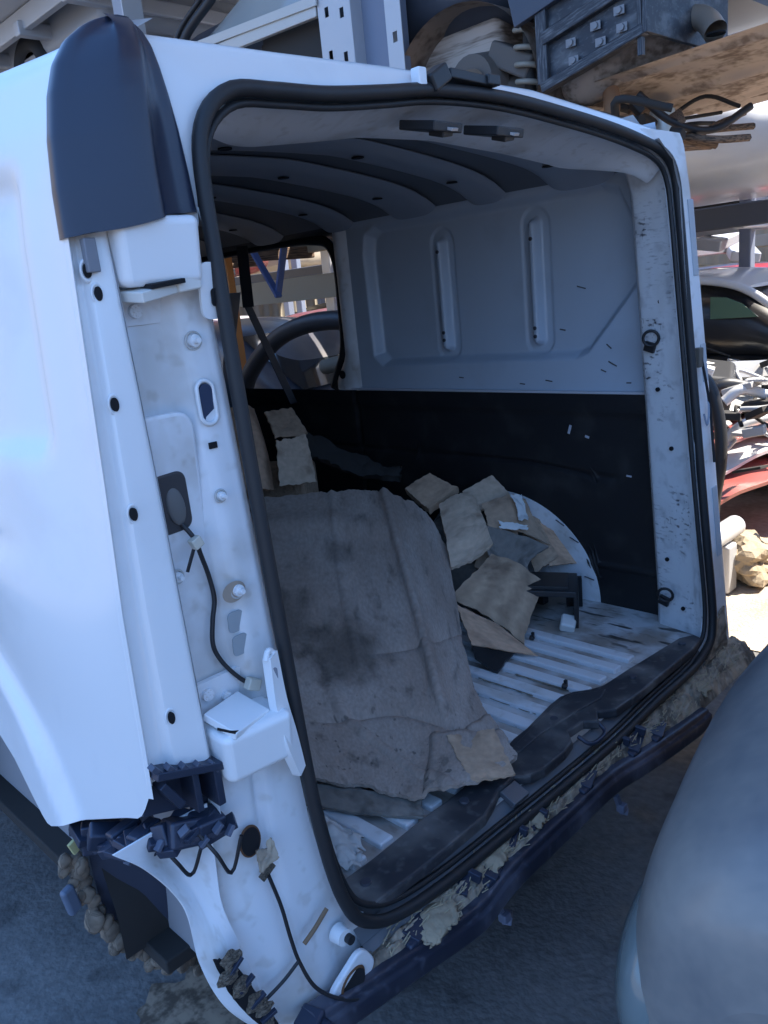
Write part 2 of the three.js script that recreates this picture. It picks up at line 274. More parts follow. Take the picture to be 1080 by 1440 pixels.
// ---- weatherstrip loop points
const SEAL = [[-0.674, 1.77], [-0.662, 1.805], [-0.640, 1.832], [-0.604, 1.852], [-0.53, 1.857], [-0.436, 1.860], [-0.3, 1.874], [-0.188, 1.887], [0.011, 1.891], [0.249, 1.875], [0.42, 1.858], [0.54, 1.840], [0.615, 1.824], [0.662, 1.80], [0.684, 1.76], [0.690, 1.70], [0.695, 1.45], [0.701, 1.146], [0.708, 0.85], [0.714, 0.68], [0.710, 0.61], [0.69, 0.558], [0.64, 0.535], [0.589, 0.522], [0.355, 0.514], [0.19, 0.504], [0.04, 0.503], [-0.254, 0.508], [-0.445, 0.514], [-0.555, 0.528], [-0.605, 0.545], [-0.648, 0.58], [-0.668, 0.628], [-0.680, 0.687], [-0.688, 0.77], [-0.691, 0.85], [-0.690, 1.1], [-0.688, 1.354], [-0.682, 1.6]];
const sealY = (x, top) => { let b = null; for (let i = 0; i < SEAL.length; i++) { const [x0, y0] = SEAL[i], [x1, y1] = SEAL[(i + 1) % SEAL.length]; if ((x - x0) * (x - x1) <= 0 && x0 !== x1) { const y = y0 + (y1 - y0) * (x - x0) / (x1 - x0); if (top ? y > 1.2 : y < 1.2) b = b === null ? y : (top ? Math.max(b, y) : Math.min(b, y)); } } return b; };
{
  const a = part('door_seal', tube(SEAL.map(([x, y]) => RP(x, y, 0.010)), 0.0112, 320, 10, true), rubber, van);
  const cx = 0, cy = 1.2, off = (k) => SEAL.map(([x, y]) => RP(x - Math.sign(x) * k * Math.min(1, Math.abs(x) / 0.4), y - Math.sign(y - cy) * k * Math.min(1, Math.abs(y - cy) / 0.5), -0.004));
  part('seal_lip', tube(off(0.015), 0.006, 320, 8, true), rubber, a);
}
// ---- rear header over the opening
{
  const g = surf((u, v) => {
    const x = lerp(-0.77, 0.69, u), ys = x < -0.674 ? tab([[-0.77, 1.66], [-0.692, 1.66], [-0.684, 1.70], [-0.674, 1.77]], x) : sealY(Math.max(-0.673, Math.min(0.68, x)), true) - 0.004, yr = tab(ROOFY, x), y = lerp(ys, yr - 0.012, Math.min(1, v / 0.7));
    const q = Math.max(0, (v - 0.7) / 0.3) * Math.PI / 2, off = -0.004 - 0.006 * Math.pow(Math.min(1, v / 0.7), 2) - 0.042 * (1 - Math.cos(q)), up = 0.018 * Math.sin(q);
    return [x, y + up, rz(y) + off, x, y];
  }, 160, 24);
  part('rear_header', g, whitePaint, van);
  // flange turning into the load space, inner header panel with latch openings
  part('inner_header', surf((u, v) => { const x = lerp(-0.66, 0.67, u), ys = Math.max(1.80, sealY(x, true) ?? 1.8); return [x, ys - 0.012 - 0.028 * sm(0.15, 1, v) , rz(ys) - 0.005 - 0.17 * v * (1 - 0.7 * sm(0.45, 0.66, Math.abs(x))), x, v * 0.2]; }, 60, 8), whiteDirty, van);
  const br = thing_part('stop_lamp_mount');
  function thing_part(n) { return part(n, [box(0.13, 0.016, 0.03, -0.085, 1.912, rz(1.91) + 0.012, 0, 0, -0.03), box(0.05, 0.03, 0.03, -0.175, 1.905, rz(1.9) + 0.012, 0, 0, 0.5), box(0.035, 0.018, 0.035, -0.035, 1.912, rz(1.9) + 0.014)], blackPlastic, van); }
  part('lamp_clip', [box(0.02, 0.032, 0.02, -0.215, 1.902, rz(1.9) + 0.01)], hingePaint, br);
  for (const [x, z, w] of [[-0.155, -0.125, 0.09], [0.02, -0.12, 0.10]]) {
    const L = part('door_latch', [box(w, 0.016, 0.075, x, 1.838, z, 0.2, 0.12, 0), box(w * 0.4, 0.014, 0.03, x + 0.012, 1.828, z + 0.012, 0.3, 0.2, 0.1)], blackPlastic, van);
    part('striker', [box(0.028, 0.005, 0.01, x + 0.015, 1.828, z + 0.036, 0.4, 0.3, 0)], boltSteel, L);
  }
}
// ---- left rear pillar: plate, lamp flange, features
const xc = (y) => -tab([[0.40, 0.865], [0.938, 0.841], [1.337, 0.831], [1.67, 0.826], [1.9, 0.80]], y);
const xe = (y) => -sideX(y);
{
  const prof = (y) => { const c = xc(y); return [[c + 0.003, -0.002], [c + 0.006, -0.018], [c + 0.008, -0.045], [c + 0.03, -0.047], [-0.775, -0.047], [-0.755, -0.045], [-0.745, -0.036], [-0.736, -0.026], [-0.725, -0.021], [-0.705, -0.019], [-0.694, -0.016], [-0.684, -0.02], [-0.678, -0.05], [-0.70, -0.2]]; };
  const sw = (pf, y0, y1, ny) => surf((u, v) => { const y = lerp(y0, y1, v), P = pf(y), k = u * (P.length - 1), i = Math.min(P.length - 2, Math.floor(k)), f = k - i; const x = lerp(P[i][0], P[i + 1][0], f), o = lerp(P[i][1], P[i + 1][1], f); return [x, y, rz(y) + o, x, y]; }, (pf(1).length - 1) * 3, ny);
  const flange = (y) => { const e = xe(y), c = xc(y), w = c - e; return [[e - 0.0005, -0.012], [e + 0.004, -0.006], [e + 0.008, -0.013], [e + w * 0.3, -0.014], [e + w * 0.38, -0.006], [e + w * 0.44, -0.002], [c - 0.012, 0.0], [c - 0.003, 0.0], [c + 0.002, -0.003], [c + 0.004, -0.012]]; };
  const plate = part('rear_pillar', sw(prof, 0.86, 1.9, 60), whiteDirty, van);
  const fl = part('lamp_flange', sw(flange, 0.965, 1.72, 50), whitePaint, van);
  // screw holes down the flange
  for (const [y, f] of [[1.628, 0.25], [1.60, 0.42], [1.465, 0.36], [1.325, 0.36], [1.045, 0.4]]) {
    const e = xe(y), x = lerp(e, xc(y), f + 0.1), hh = part('screw_hole', new THREE.CylinderGeometry(0.0065, 0.0065, 0.004, 16).rotateX(Math.PI / 2).scale(0.75, 1.35, 1).translate(x, y, rz(y) - 0.001), darkHole, fl);
    part('hole_rim', new THREE.TorusGeometry(0.009, 0.0022, 8, 20).scale(0.8, 1.3, 1).translate(x, y, rz(y) - 0.0035), whitePaint, hh);
  }
  part('lamp_clip', [box(0.016, 0.04, 0.012, xe(1.655) + 0.022, 1.645, rz(1.645) + 0.004)], M(0.2, 0.21, 0.24, 0.5), fl);
  // studs with washers on the plate
  const bolt = (x, y, r = 0.011, off = -0.02) => { r *= 0.78; const b = part('stud', [cyl(r, r * 1.1, 0.008, x, y, rz(y) + off + 0.002, 'z', 18), cyl(r * 0.45, r * 0.5, 0.014, x, y, rz(y) + off + 0.008, 'z', 12)], hingePaint, plate); part('washer', new THREE.TorusGeometry(r * 1.4, 0.0016, 8, 24).translate(x, y, rz(y) + off), rustyRing, b); };
  const rustyRing = M(0.5, 0.49, 0.47, 0.7);
  bolt(-0.722, 1.529); bolt(-0.728, 1.312, 0.008); bolt(-0.807, 1.212, 0.009, -0.045); bolt(-0.731, 1.172, 0.011);
  // slot and square hole
  const slotS = (w, h) => { const s = new THREE.Shape(); s.absarc(0, h / 2 - w / 2, w / 2, 0, Math.PI); s.absarc(0, -h / 2 + w / 2, w / 2, Math.PI, 2 * Math.PI); return s; };
  const flat = (s, x, y, off, d = 0.003) => new THREE.ExtrudeGeometry(s, { depth: d, bevelEnabled: false, curveSegments: 12 }).rotateX(0.0746).translate(x, y, rz(y) + off);
  const rim = (w, h, x, y, off, r = 0.003) => { const pts = []; for (let i = 0; i < 40; i++) { const a = i / 40 * 2 * Math.PI, c = Math.cos(a), s = Math.sin(a); pts.push([x + c * w / 2, y + Math.sign(s) * (h / 2 - w / 2) * Math.min(1, Math.abs(s) * 4) + s * w / 2, rz(y + s * h / 2) + off]); } return tube(pts, r, 80, 6, true); };
  const sl = part('slot', flat(slotS(0.021, 0.052), -0.721, 1.444, -0.021), M(0.03, 0.045, 0.09, 0.8), plate); part('slot_rim', rim(0.027, 0.06, -0.721, 1.444, -0.018, 0.0035), whitePaint, sl);
  part('square_hole', [box(0.013, 0.009, 0.003, -0.724, 1.384, rz(1.384) - 0.0195)], darkHole, plate);
  // raised pad with the lamp socket opening
  const rpad = new THREE.Shape(); { const w = 0.082, h = 0.30, r = 0.025; rpad.moveTo(-w / 2 + r, -h / 2); rpad.lineTo(w / 2 - r, -h / 2); rpad.quadraticCurveTo(w / 2, -h / 2, w / 2, -h / 2 + r); rpad.lineTo(w / 2, h / 2 - r); rpad.quadraticCurveTo(w / 2, h / 2, w / 2 - r, h / 2); rpad.lineTo(-w / 2 + r, h / 2); rpad.quadraticCurveTo(-w / 2, h / 2, -w / 2, h / 2 - r); rpad.lineTo(-w / 2, -h / 2 + r); rpad.quadraticCurveTo(-w / 2, -h / 2, -w / 2 + r, -h / 2); }
  part('stamped_pad', new THREE.ExtrudeGeometry(rpad, { depth: 0.004, bevelEnabled: true, bevelSize: 0.005, bevelThickness: 0.004, bevelSegments: 3 }).rotateX(0.0746).translate(-0.793, 1.285, rz(1.285) - 0.047), whiteDirty, plate);
  const rs = (w, h, r) => { const s = new THREE.Shape(); s.moveTo(-w / 2 + r, -h / 2); s.lineTo(w / 2 - r, -h / 2); s.quadraticCurveTo(w / 2, -h / 2, w / 2, -h / 2 + r); s.lineTo(w / 2, h / 2 - r); s.quadraticCurveTo(w / 2, h / 2, w / 2 - r, h / 2); s.lineTo(-w / 2 + r, h / 2); s.quadraticCurveTo(-w / 2, h / 2, -w / 2, h / 2 - r); s.lineTo(-w / 2, -h / 2 + r); s.quadraticCurveTo(-w / 2, -h / 2, -w / 2 + r, -h / 2); return s; };
  const gr = part('cable_grommet', new THREE.ExtrudeGeometry(rs(0.048, 0.080, 0.014), { depth: 0.003, bevelEnabled: true, bevelSize: 0.003, bevelThickness: 0.003, bevelSegments: 3 }).rotateX(0.0746).rotateZ(0.05).translate(-0.797, 1.317, rz(1.317) - 0.038), M(0.045, 0.042, 0.045, 0.55), plate);
  part('grommet_boot', new THREE.SphereGeometry(0.014, 16, 12).scale(1, 2, 0.5).rotateZ(0.12).translate(-0.793, 1.312, rz(1.312) - 0.033), M(0.13, 0.125, 0.12, 0.6), gr);
  const o2 = -0.036;
  const cab = part('lamp_cable', tube([RP(-0.788, 1.285, o2), RP(-0.779, 1.262, o2 + 0.01), RP(-0.772, 1.235, o2 + 0.006), RP(-0.763, 1.20, o2), RP(-0.762, 1.165, o2), RP(-0.772, 1.135, o2), RP(-0.779, 1.10, o2), RP(-0.772, 1.075, o2), RP(-0.755, 1.045, o2 + 0.006), RP(-0.738, 1.025, o2 + 0.01)], 0.0035, 70, 8), wireBlack, plate);
  part('cable_tie', [bar(RP(-0.781, 1.25, o2 + 0.008), RP(-0.797, 1.218, o2 + 0.004), 0.004, 0.004)], wireBlack, cab);
  part('connector', [box(0.016, 0.016, 0.014, -0.780, 1.258, rz(1.258) + o2 + 0.014, 0, 0, 0.4)], clipBeige, cab); part('connector', [box(0.022, 0.018, 0.014, -0.738, 1.028, rz(1.03) + o2 + 0.018, 0, 0, -0.5)], clipBeige, cab);
  part('sealant_pad', [flat(rs(0.026, 0.032, 0.008), -0.741, 1.126, -0.0265, 0.002), flat(rs(0.026, 0.032, 0.008), -0.741, 1.09, -0.0265, 0.002)].map((g) => g), M(0.33, 0.36, 0.38, 0.8), plate);
  part('rust_patch', new THREE.CircleGeometry(0.02, 40).scale(1, 0.8, 1).rotateX(0.0746).translate(-0.738, 1.172, rz(1.172) - 0.0185), M(0.36, 0.29, 0.23, 0.9), plate);
  // hinge mounting plates welded on
  part('hinge_plate', [flat(rs(0.085, 0.055, 0.014), -0.772, 1.585, -0.046, 0.007), cyl(0.009, 0.009, 0.01, -0.79, 1.575, rz(1.575) - 0.038, 'z', 14)], whiteDirty, plate);
  part('hinge_ear', [flat(rs(0.034, 0.075, 0.016), -0.696, 1.592, 0.002, 0.005), tube([RP(-0.686, 1.70, 0.003), RP(-0.682, 1.66, 0.004), RP(-0.686, 1.62, 0.006)], 0.004, 16, 6)], hingePaint, plate);
  part('ear_hole', flat(slotS(0.011, 0.024), -0.693, 1.583, 0.0075, 0.002), darkHole, plate);
  part('hinge_plate', [flat(rs(0.085, 0.05, 0.012), -0.782, 1.03, -0.046, 0.008), cyl(0.009, 0.009, 0.012, -0.805, 1.035, rz(1.03) - 0.037, 'z', 14), cyl(0.007, 0.007, 0.012, -0.775, 1.02, rz(1.02) - 0.037, 'z', 14)], whiteDirty, plate);
  // ---- hinges: bent box covers
  const hinge = (x0, x1, y0, y1, off, dep) => { // tapered box with rounded edges, open end below
    const g = new RoundedBoxGeometry(x1 - x0, y1 - y0, dep, 4, 0.011), p = g.attributes.position; const cx = (x0 + x1) / 2, cy = (y0 + y1) / 2;
    for (let i = 0; i < p.count; i++) { const x = p.getX(i), y = p.getY(i), z = p.getZ(i), f = z > 0 ? 1 : 0, tx = x / ((x1 - x0) / 2); const zz = z - f * 0.018 * Math.max(0, -tx - 0.0) - f * 0.008 * Math.max(0, tx - 0.1); p.setXYZ(i, x * (1 - 0.05 * (0.5 - y / (y1 - y0))), y, zz); }
    g.computeVertexNormals(); g.rotateX(0.0746); g.translate(cx, cy, rz(cy) + off); return g; };
  const h1 = part('upper_hinge', hinge(-0.824, -0.708, 1.605, 1.690, -0.008, 0.085), hingePaint, van);
  part('hinge_arm', [box(0.06, 0.014, 0.05, -0.785, 1.597, rz(1.6) - 0.004, 0.1, 0.2, 0.14), box(0.035, 0.02, 0.06, -0.735, 1.604, rz(1.6) - 0.01, 0, 0, 0.1)], M(0.68, 0.67, 0.63, 0.5), h1);
  part('hinge_gap', [box(0.05, 0.006, 0.03, -0.77, 1.606, rz(1.6) + 0.012, 0.1, 0, 0.1)], darkHole, h1);
  const h2 = part('lower_hinge', hinge(-0.832, -0.718, 0.924, 1.0, 0.004, 0.085), hingePaint, van);
  part('hinge_arm', [box(0.075, 0.012, 0.06, -0.788, 1.008, rz(1.0) + 0.004, 0.35, 0.25, -0.12)], hingePaint, h2);
  part('hinge_gap', [box(0.03, 0.004, 0.032, -0.808, 1.0015, rz(1.0) + 0.022, 0, 0.3, -0.3)], darkHole, h2);
  part('hinge_leaf', [sheet([[RP(-0.738, 1.078, 0.02), RP(-0.718, 1.082, 0.012)], [RP(-0.742, 1.0, 0.02), RP(-0.716, 1.0, 0.012)], [RP(-0.745, 0.95, 0.03), RP(-0.712, 0.945, 0.012)], [RP(-0.725, 0.885, 0.02), RP(-0.708, 0.89, 0.012)]], 0.014, 8, 30), tube([RP(-0.737, 1.075, 0.026), RP(-0.728, 1.087, 0.024), RP(-0.718, 1.078, 0.02), RP(-0.717, 1.055, 0.018)], 0.005, 20, 6)], hingePaint, h2);
  part('leaf_hole', [flat(slotS(0.01, 0.022), -0.728, 1.052, 0.028, 0.002)], M(0.25, 0.27, 0.32, 0.7), h2);

  // ---- lower pillar, below the hinge, curving into the corner under the seal
  const lowL = [[0.42, -0.80], [0.50, -0.838], [0.60, -0.856], [0.72, -0.866], [0.80, -0.860], [0.9, -0.842]];
  const low = part('lower_pillar', surf((u, v) => {
    const y = lerp(0.40, 0.93, v), xl = tab(lowL, y), sx = y > 0.60 ? tab([[0.60, -0.652], [0.628, -0.664], [0.687, -0.676], [0.77, -0.686], [0.93, -0.69]], y) : tab([[0.40, -0.52], [0.50, -0.575], [0.535, -0.59], [0.56, -0.62], [0.60, -0.652]], y), x = lerp(xl, sx, u);
    const groove = -0.012 * Math.exp(-Math.pow((u - 0.55) / 0.05, 2)) * sm(0.62, 0.75, y); const bulge = 0.014 * Math.sin(Math.min(1, u * 1.6) * Math.PI) * (1 - sm(0.5, 0.7, y)); 
    return [x, y, rz(y) - 0.03 + 0.012 * u + groove + bulge - 0.03 * Math.pow(1 - u, 6), x, y];
  }, 36, 40), whiteDirty, van);
  const hole = part('drain_hole', new THREE.CylinderGeometry(0.0185, 0.0185, 0.004, 24).rotateX(Math.PI / 2).scale(0.9, 1.25, 1).translate(-0.797, 0.80, rz(0.8) - 0.016), darkHole, low);
  part('hole_rim', new THREE.TorusGeometry(0.0195, 0.0018, 8, 28).scale(0.9, 1.25, 1).translate(-0.797, 0.80, rz(0.8) - 0.016), rust, hole);
  part('torn_sealant', [sheet([[RP(-0.797, 0.785, -0.008), RP(-0.765, 0.79, -0.006)], [RP(-0.80, 0.75, -0.004), RP(-0.765, 0.765, 0.0)]], 0.006, 10, 10, 0.012, 40, 0.1), box(0.028, 0.012, 0.006, -0.783, 0.743, rz(0.74) - 0.01, 0, 0, 0.5)], mud, low);
  part('cable', tube([RP(-0.785, 0.74, -0.005), RP(-0.775, 0.68, -0.004), RP(-0.772, 0.62, 0), RP(-0.768, 0.58, 0.004), RP(-0.755, 0.53, 0.016), RP(-0.72, 0.49, 0.03), RP(-0.69, 0.47, 0.035)], 0.0032, 50, 8), wireBlack, low);
  part('cable', tube([RP(-0.768, 0.582, 0.004), RP(-0.80, 0.566, 0.0), RP(-0.838, 0.55, -0.008)], 0.003, 20, 6), wireBlack, low);
  part('dry_twig', tube([RP(-0.752, 0.60, 0.002), RP(-0.73, 0.615, 0.006), RP(-0.70, 0.63, 0.004)], 0.004, 12, 6), M(0.2, 0.13, 0.08, 0.9), low);
  const ss = part('seal_stud', [cyl(0.014, 0.017, 0.02, -0.68, 0.565, rz(0.56) + 0.0, 'z', 20)], hingePaint, low); part('stud_tip', [cyl(0.008, 0.008, 0.012, -0.675, 0.562, rz(0.56) + 0.014, 'z', 14)], blackPlastic, ss);
  const ft = part('tow_bracket', [new THREE.ExtrudeGeometry(rs(0.085, 0.052, 0.02), { depth: 0.006, bevelEnabled: true, bevelSize: 0.003, bevelThickness: 0.003, bevelSegments: 2 }).rotateZ(0.5).translate(-0.686, 0.497, 0.018)], whiteDirty, low);
  part('hole_rim', new THREE.TorusGeometry(0.0205, 0.0022, 8, 28).scale(1.25, 0.9, 1).rotateZ(0.5).translate(-0.690, 0.497, 0.028), rust, ft);
  part('bracket_hole', new THREE.CylinderGeometry(0.02, 0.02, 0.004, 24).rotateX(Math.PI / 2 - 0.3).scale(1.25, 0.9, 1).rotateZ(0.5).translate(-0.690, 0.497, 0.028), darkHole, ft);
  // gusset below the side panel: sweeping white inner panel
  const gus = part('corner_gusset', sheet([[RP(-0.985, 0.875, -0.05), RP(-0.915, 0.875, -0.05), RP(-0.845, 0.885, -0.03)], [RP(-0.945, 0.825, -0.05), RP(-0.90, 0.815, -0.065), RP(-0.85, 0.80, -0.03)], [RP(-0.908, 0.745, -0.045), RP(-0.88, 0.735, -0.05), RP(-0.855, 0.725, -0.03)], [RP(-0.905, 0.655, -0.04), RP(-0.875, 0.65, -0.02), RP(-0.845, 0.645, -0.025)], [RP(-0.885, 0.57, -0.035), RP(-0.858, 0.56, -0.01), RP(-0.83, 0.55, -0.02)], [RP(-0.84, 0.49, -0.03), RP(-0.825, 0.47, -0.015), RP(-0.80, 0.45, -0.02)]], 0.003, 24, 60), whiteDirty, van);
  const gh = part('gusset_opening', sheet([[RP(-0.898, 0.67, -0.012), RP(-0.875, 0.665, -0.006)], [RP(-0.885, 0.60, -0.006), RP(-0.845, 0.58, -0.002)], [RP(-0.85, 0.52, -0.004), RP(-0.815, 0.48, 0.0)]], 0.004, 10, 24, 0.004, 30, 0.06), darkHole, gus);
  part('dried_mud', [0, 1, 2, 3, 4, 5, 6].map((i) => { const f = i / 6, g = new THREE.IcosahedronGeometry(0.013, 2), p = g.attributes.position; for (let k = 0; k < p.count; k++) { const s = 1 + 0.7 * noise(p.getX(k) * 90 + i, p.getY(k) * 90, p.getZ(k) * 90); p.setXYZ(k, p.getX(k) * s * 1.2, p.getY(k) * s, p.getZ(k) * s * 0.5); } g.computeVertexNormals(); g.translate(...RP(lerp(-0.885, -0.835, f) + rr(-0.012, 0.012), lerp(0.665, 0.49, f) + rr(-0.01, 0.01), 0.002)); return g; }), mud, gus);
  part('broken_clip', [0, 1, 2, 3].map((i) => bar(RP(-0.888 + i * 0.012, 0.64 - i * 0.035, 0.004), RP(-0.862 + i * 0.012, 0.66 - i * 0.04, 0.008), 0.008, 0.006)), steelDark, gus);

  // ---- corner cap
  const CAP = [[1.664, -0.876, -0.762, -0.690, 1], [1.72, -0.872, -0.761, -0.691, 1], [1.78, -0.864, -0.757, -0.694, 1], [1.83, -0.852, -0.752, -0.699, 0.97], [1.865, -0.838, -0.749, -0.704, 0.9], [1.892, -0.818, -0.747, -0.710, 0.75], [1.910, -0.794, -0.746, -0.719, 0.5], [1.920, -0.774, -0.746, -0.730, 0.25], [1.925, -0.752, -0.748, -0.744, 0.02]];
  const tc = (k, y) => tab(CAP.map((r) => [r[0], r[k]]), y);
  part('corner_cap', surf((u, v) => {
    const y0 = lerp(1.666, 1.926, Math.pow(v, 0.85)), L = tc(1, y0), R = tc(2, y0), E = tc(3, y0), p = tc(4, y0);
    const P = [[L + 0.002, -0.03], [L - 0.003, -0.016], [L - 0.002, 0.002], [L + 0.018, 0.014 * p], [lerp(L, R, 0.55), 0.030 * p], [R - 0.022, 0.036 * p], [R, 0.034 * p], [R + 0.012, 0.022 * p], [lerp(R, E, 0.6), 0.006 * p], [E, 0.0], [E + 0.0005 * p, -0.02 * p - 0.0005]];
    const c = new THREE.CatmullRomCurve3(P.map((q) => V(q[0], q[1], 0)), false, 'centripetal').getPoint(u); const y = y0 + (1 - v) * 0.028 * sm(0.15, 0.9, u);
    return [c.x, y, rz(y) + c.y, c.x, y];
  }, 60, 50), capPlastic, van);
  part('cap_underside', surf((u, v) => [lerp(-0.866, -0.70, u), 1.668 + 0.026 * u, rz(1.68) - 0.06 + 0.08 * v], 6, 3), blackPlastic, van);

  // ---- black bumper bracket remains under the lamp
  const bk = part('bumper_bracket', [box(0.125, 0.012, 0.05, -0.868, 0.965, rz(0.96) - 0.01, 0, 0, -0.32), box(0.12, 0.07, 0.012, -0.868, 0.922, rz(0.92) - 0.045, 0, 0, -0.32), box(0.012, 0.06, 0.045, -0.838, 0.922, rz(0.92) - 0.015), box(0.01, 0.06, 0.04, -0.868, 0.925, rz(0.92) - 0.02), box(0.012, 0.05, 0.04, -0.905, 0.94, rz(0.92) - 0.02, 0, 0, 0.5)], steelDark, van);
  part('bracket_rib', [0, 1, 2, 3, 4, 5].map((i) => box(0.008, 0.022, 0.012, -0.925 + i * 0.021, 0.992 - i * 0.009, rz(0.97) + 0.008, 0.2, 0, 0.6)), M(0.07, 0.08, 0.115, 0.45), bk);
  const pathF = [[-0.925, 0.785, -0.33], [-0.93, 0.80, -0.25], [-0.935, 0.83, -0.16], [-0.925, 0.855, -0.10], [-0.89, 0.865, -0.06], [-0.85, 0.86, -0.035]];
  const pf = new THREE.CatmullRomCurve3(pathF.map((p) => V(...p)), false, 'centripetal');
  const sk = part('bumper_fixing', Array.from({ length: 30 }, (_, i) => { const q = pf.getPoint(i / 29); return box(rr(0.03, 0.07), i % 3 ? rr(0.006, 0.016) : rr(0.03, 0.05), rr(0.02, 0.05), q.x + rr(-0.008, 0.008), q.y + rr(-0.012, 0.006), q.z, rr(-0.4, 0.4), rr(-0.5, 0.5), rr(-0.4, 0.4)); }), steelDark, van);
  part('fixing_tab', Array.from({ length: 16 }, (_, i) => { const q = pf.getPoint(i / 15); return box(0.016, 0.006, 0.012, q.x + rr(-0.01, 0.01), q.y + rr(-0.02, 0.02), q.z + 0.028, rr(-0.4, 0.4), rr(-0.3, 0.3), 0.7); }), M(0.09, 0.105, 0.15, 0.45), sk);
  part('torn_wire', [0, 1, 2, 3].map((i) => { const q = pf.getPoint(0.2 + i * 0.22); return tube([[q.x, q.y, q.z + 0.02], [q.x + 0.01, q.y - 0.03, q.z + 0.045], [q.x + 0.03, q.y - 0.045 - 0.01 * i, q.z + 0.04], [q.x + 0.05, q.y - 0.02, q.z + 0.05]], 0.003, 20, 6); }), wireBlack, sk);
  part('yellow_tag', [box(0.018, 0.022, 0.006, -0.965, 0.785, -0.27, 0, 0.2, 0.3)], M(0.45, 0.42, 0.2, 0.7), sk);
}
// ---- right rear pillar, outside the seal, and its jamb towards the load space
{
  const outX = (y) => 0.013 + tab([[0.40, 0.85], [0.495, 0.849], [1.042, 0.838], [1.5, 0.822], [1.75, 0.80], [1.85, 0.785], [1.875, 0.765]], y);
  const prof = (y) => { const o = outX(y); const s = y > 1.74 ? tab([[1.74, 0.686], [1.80, 0.662], [1.83, 0.59], [1.87, 0.56]], y) : y < 0.62 ? tab([[0.40, 0.60], [0.53, 0.66], [0.56, 0.69], [0.62, 0.71]], y) : tab([[0.62, 0.71], [0.85, 0.707], [1.146, 0.70], [1.45, 0.694], [1.74, 0.686]], y); return [[s, -0.02], [s + 0.008, -0.008], [lerp(s, o, 0.4), -0.004], [o - 0.018, -0.008], [o - 0.005, -0.018], [o + 0.006, -0.04], [o + 0.03, -0.11], [o + 0.05, -0.2]]; };
  const pil = part('rear_pillar', surf((u, v) => { const y = lerp(0.42, 1.872, v), P = prof(y), k = u * (P.length - 1), i = Math.min(P.length - 2, Math.floor(k)), f = k - i; const dent = 0; return [lerp(P[i][0], P[i + 1][0], f), y, rz(y) + lerp(P[i][1], P[i + 1][1], f) + dent, u * 0.3, y]; }, 28, 90), whiteDirty, van);
  for (const [y, h] of [[1.62, 0.19], [1.30, 0.1], [0.86, 0.2]]) part('stamped_recess', [box(0.03, h, 0.004, lerp(0.70, outX(y), 0.72), y, rz(y) - 0.0055, -0.0746, 0, 0.02, 0.45)], M(0.45, 0.46, 0.48, 0.6), pil);
  part('striker_bracket', [box(0.025, 0.05, 0.02, 0.745, 1.32, rz(1.3) + 0.004)], M(0.12, 0.10, 0.08, 0.7), pil);
  part('cable', tube([RP(0.75, 1.32, 0.012), RP(0.768, 1.25, 0.012), RP(0.79, 1.18, 0.008), RP(0.80, 1.1, 0.004), RP(0.806, 1.03, 0.002)], 0.004, 30, 6), wireBlack, pil);
  part('cable', tube([RP(0.755, 1.17, 0.006), RP(0.765, 1.14, 0.008), RP(0.78, 1.17, 0.008), RP(0.785, 1.23, 0.006)], 0.003, 24, 6), M(0.3, 0.33, 0.4, 0.6), pil);
  part('dried_mud', [sheet([[RP(0.74, 0.60, 0.0), RP(0.80, 0.62, 0.0)], [RP(0.70, 0.535, 0.004), RP(0.80, 0.53, 0.002)], [RP(0.62, 0.49, 0.006), RP(0.79, 0.47, 0.002)]], 0.006, 14, 14, 0.012, 30, 0.1)], mud, pil);
  // jamb
  const J = part('door_jamb', surf((u, v) => {
    const y = lerp(0.545, 1.845, v), s = y > 1.74 ? tab([[1.74, 0.686], [1.80, 0.662], [1.835, 0.60], [1.87, 0.56]], y) : tab([[0.545, 0.70], [0.62, 0.708], [0.85, 0.705], [1.146, 0.70], [1.45, 0.694], [1.74, 0.686]], y);
    const P = [[s - 0.008, -0.012], [s + 0.004, -0.03], [s + 0.012, -0.05], [s + 0.022, -0.10], [s + 0.034, -0.16], [s + 0.05, -0.175], [0.808, -0.185]]; const k = u * (P.length - 1), i = Math.min(P.length - 2, Math.floor(k)), f = k - i;
    return [lerp(P[i][0], P[i + 1][0], f), y, rz(y) * 0.6 + lerp(P[i][1], P[i + 1][1], f), u * 0.45, y * 0.7];
  }, 24, 60), whiteScuff, van);
  for (const y of [1.365, 0.645]) { const r = part('lashing_ring', new THREE.TorusGeometry(0.02, 0.004, 8, 24).rotateY(-1.25).rotateX(0.35).translate(0.705, y + 0.012, rz(y) * 0.6 - 0.125), wireBlack, J); part('ring_clamp', [box(0.012, 0.026, 0.03, 0.718, y - 0.012, rz(y) * 0.6 - 0.135, 0.3, 0, 0)], wireBlack, r); }
  for (const [y, o] of [[1.62, -0.09], [1.47, -0.10], [1.24, -0.12], [1.08, -0.09], [0.76, -0.12], [0.62, -0.08]]) part('jamb_hole', [cyl(0.006, 0.006, 0.004, 0.718, y, rz(y) * 0.6 + o, 'x', 12)], darkHole, J);
}
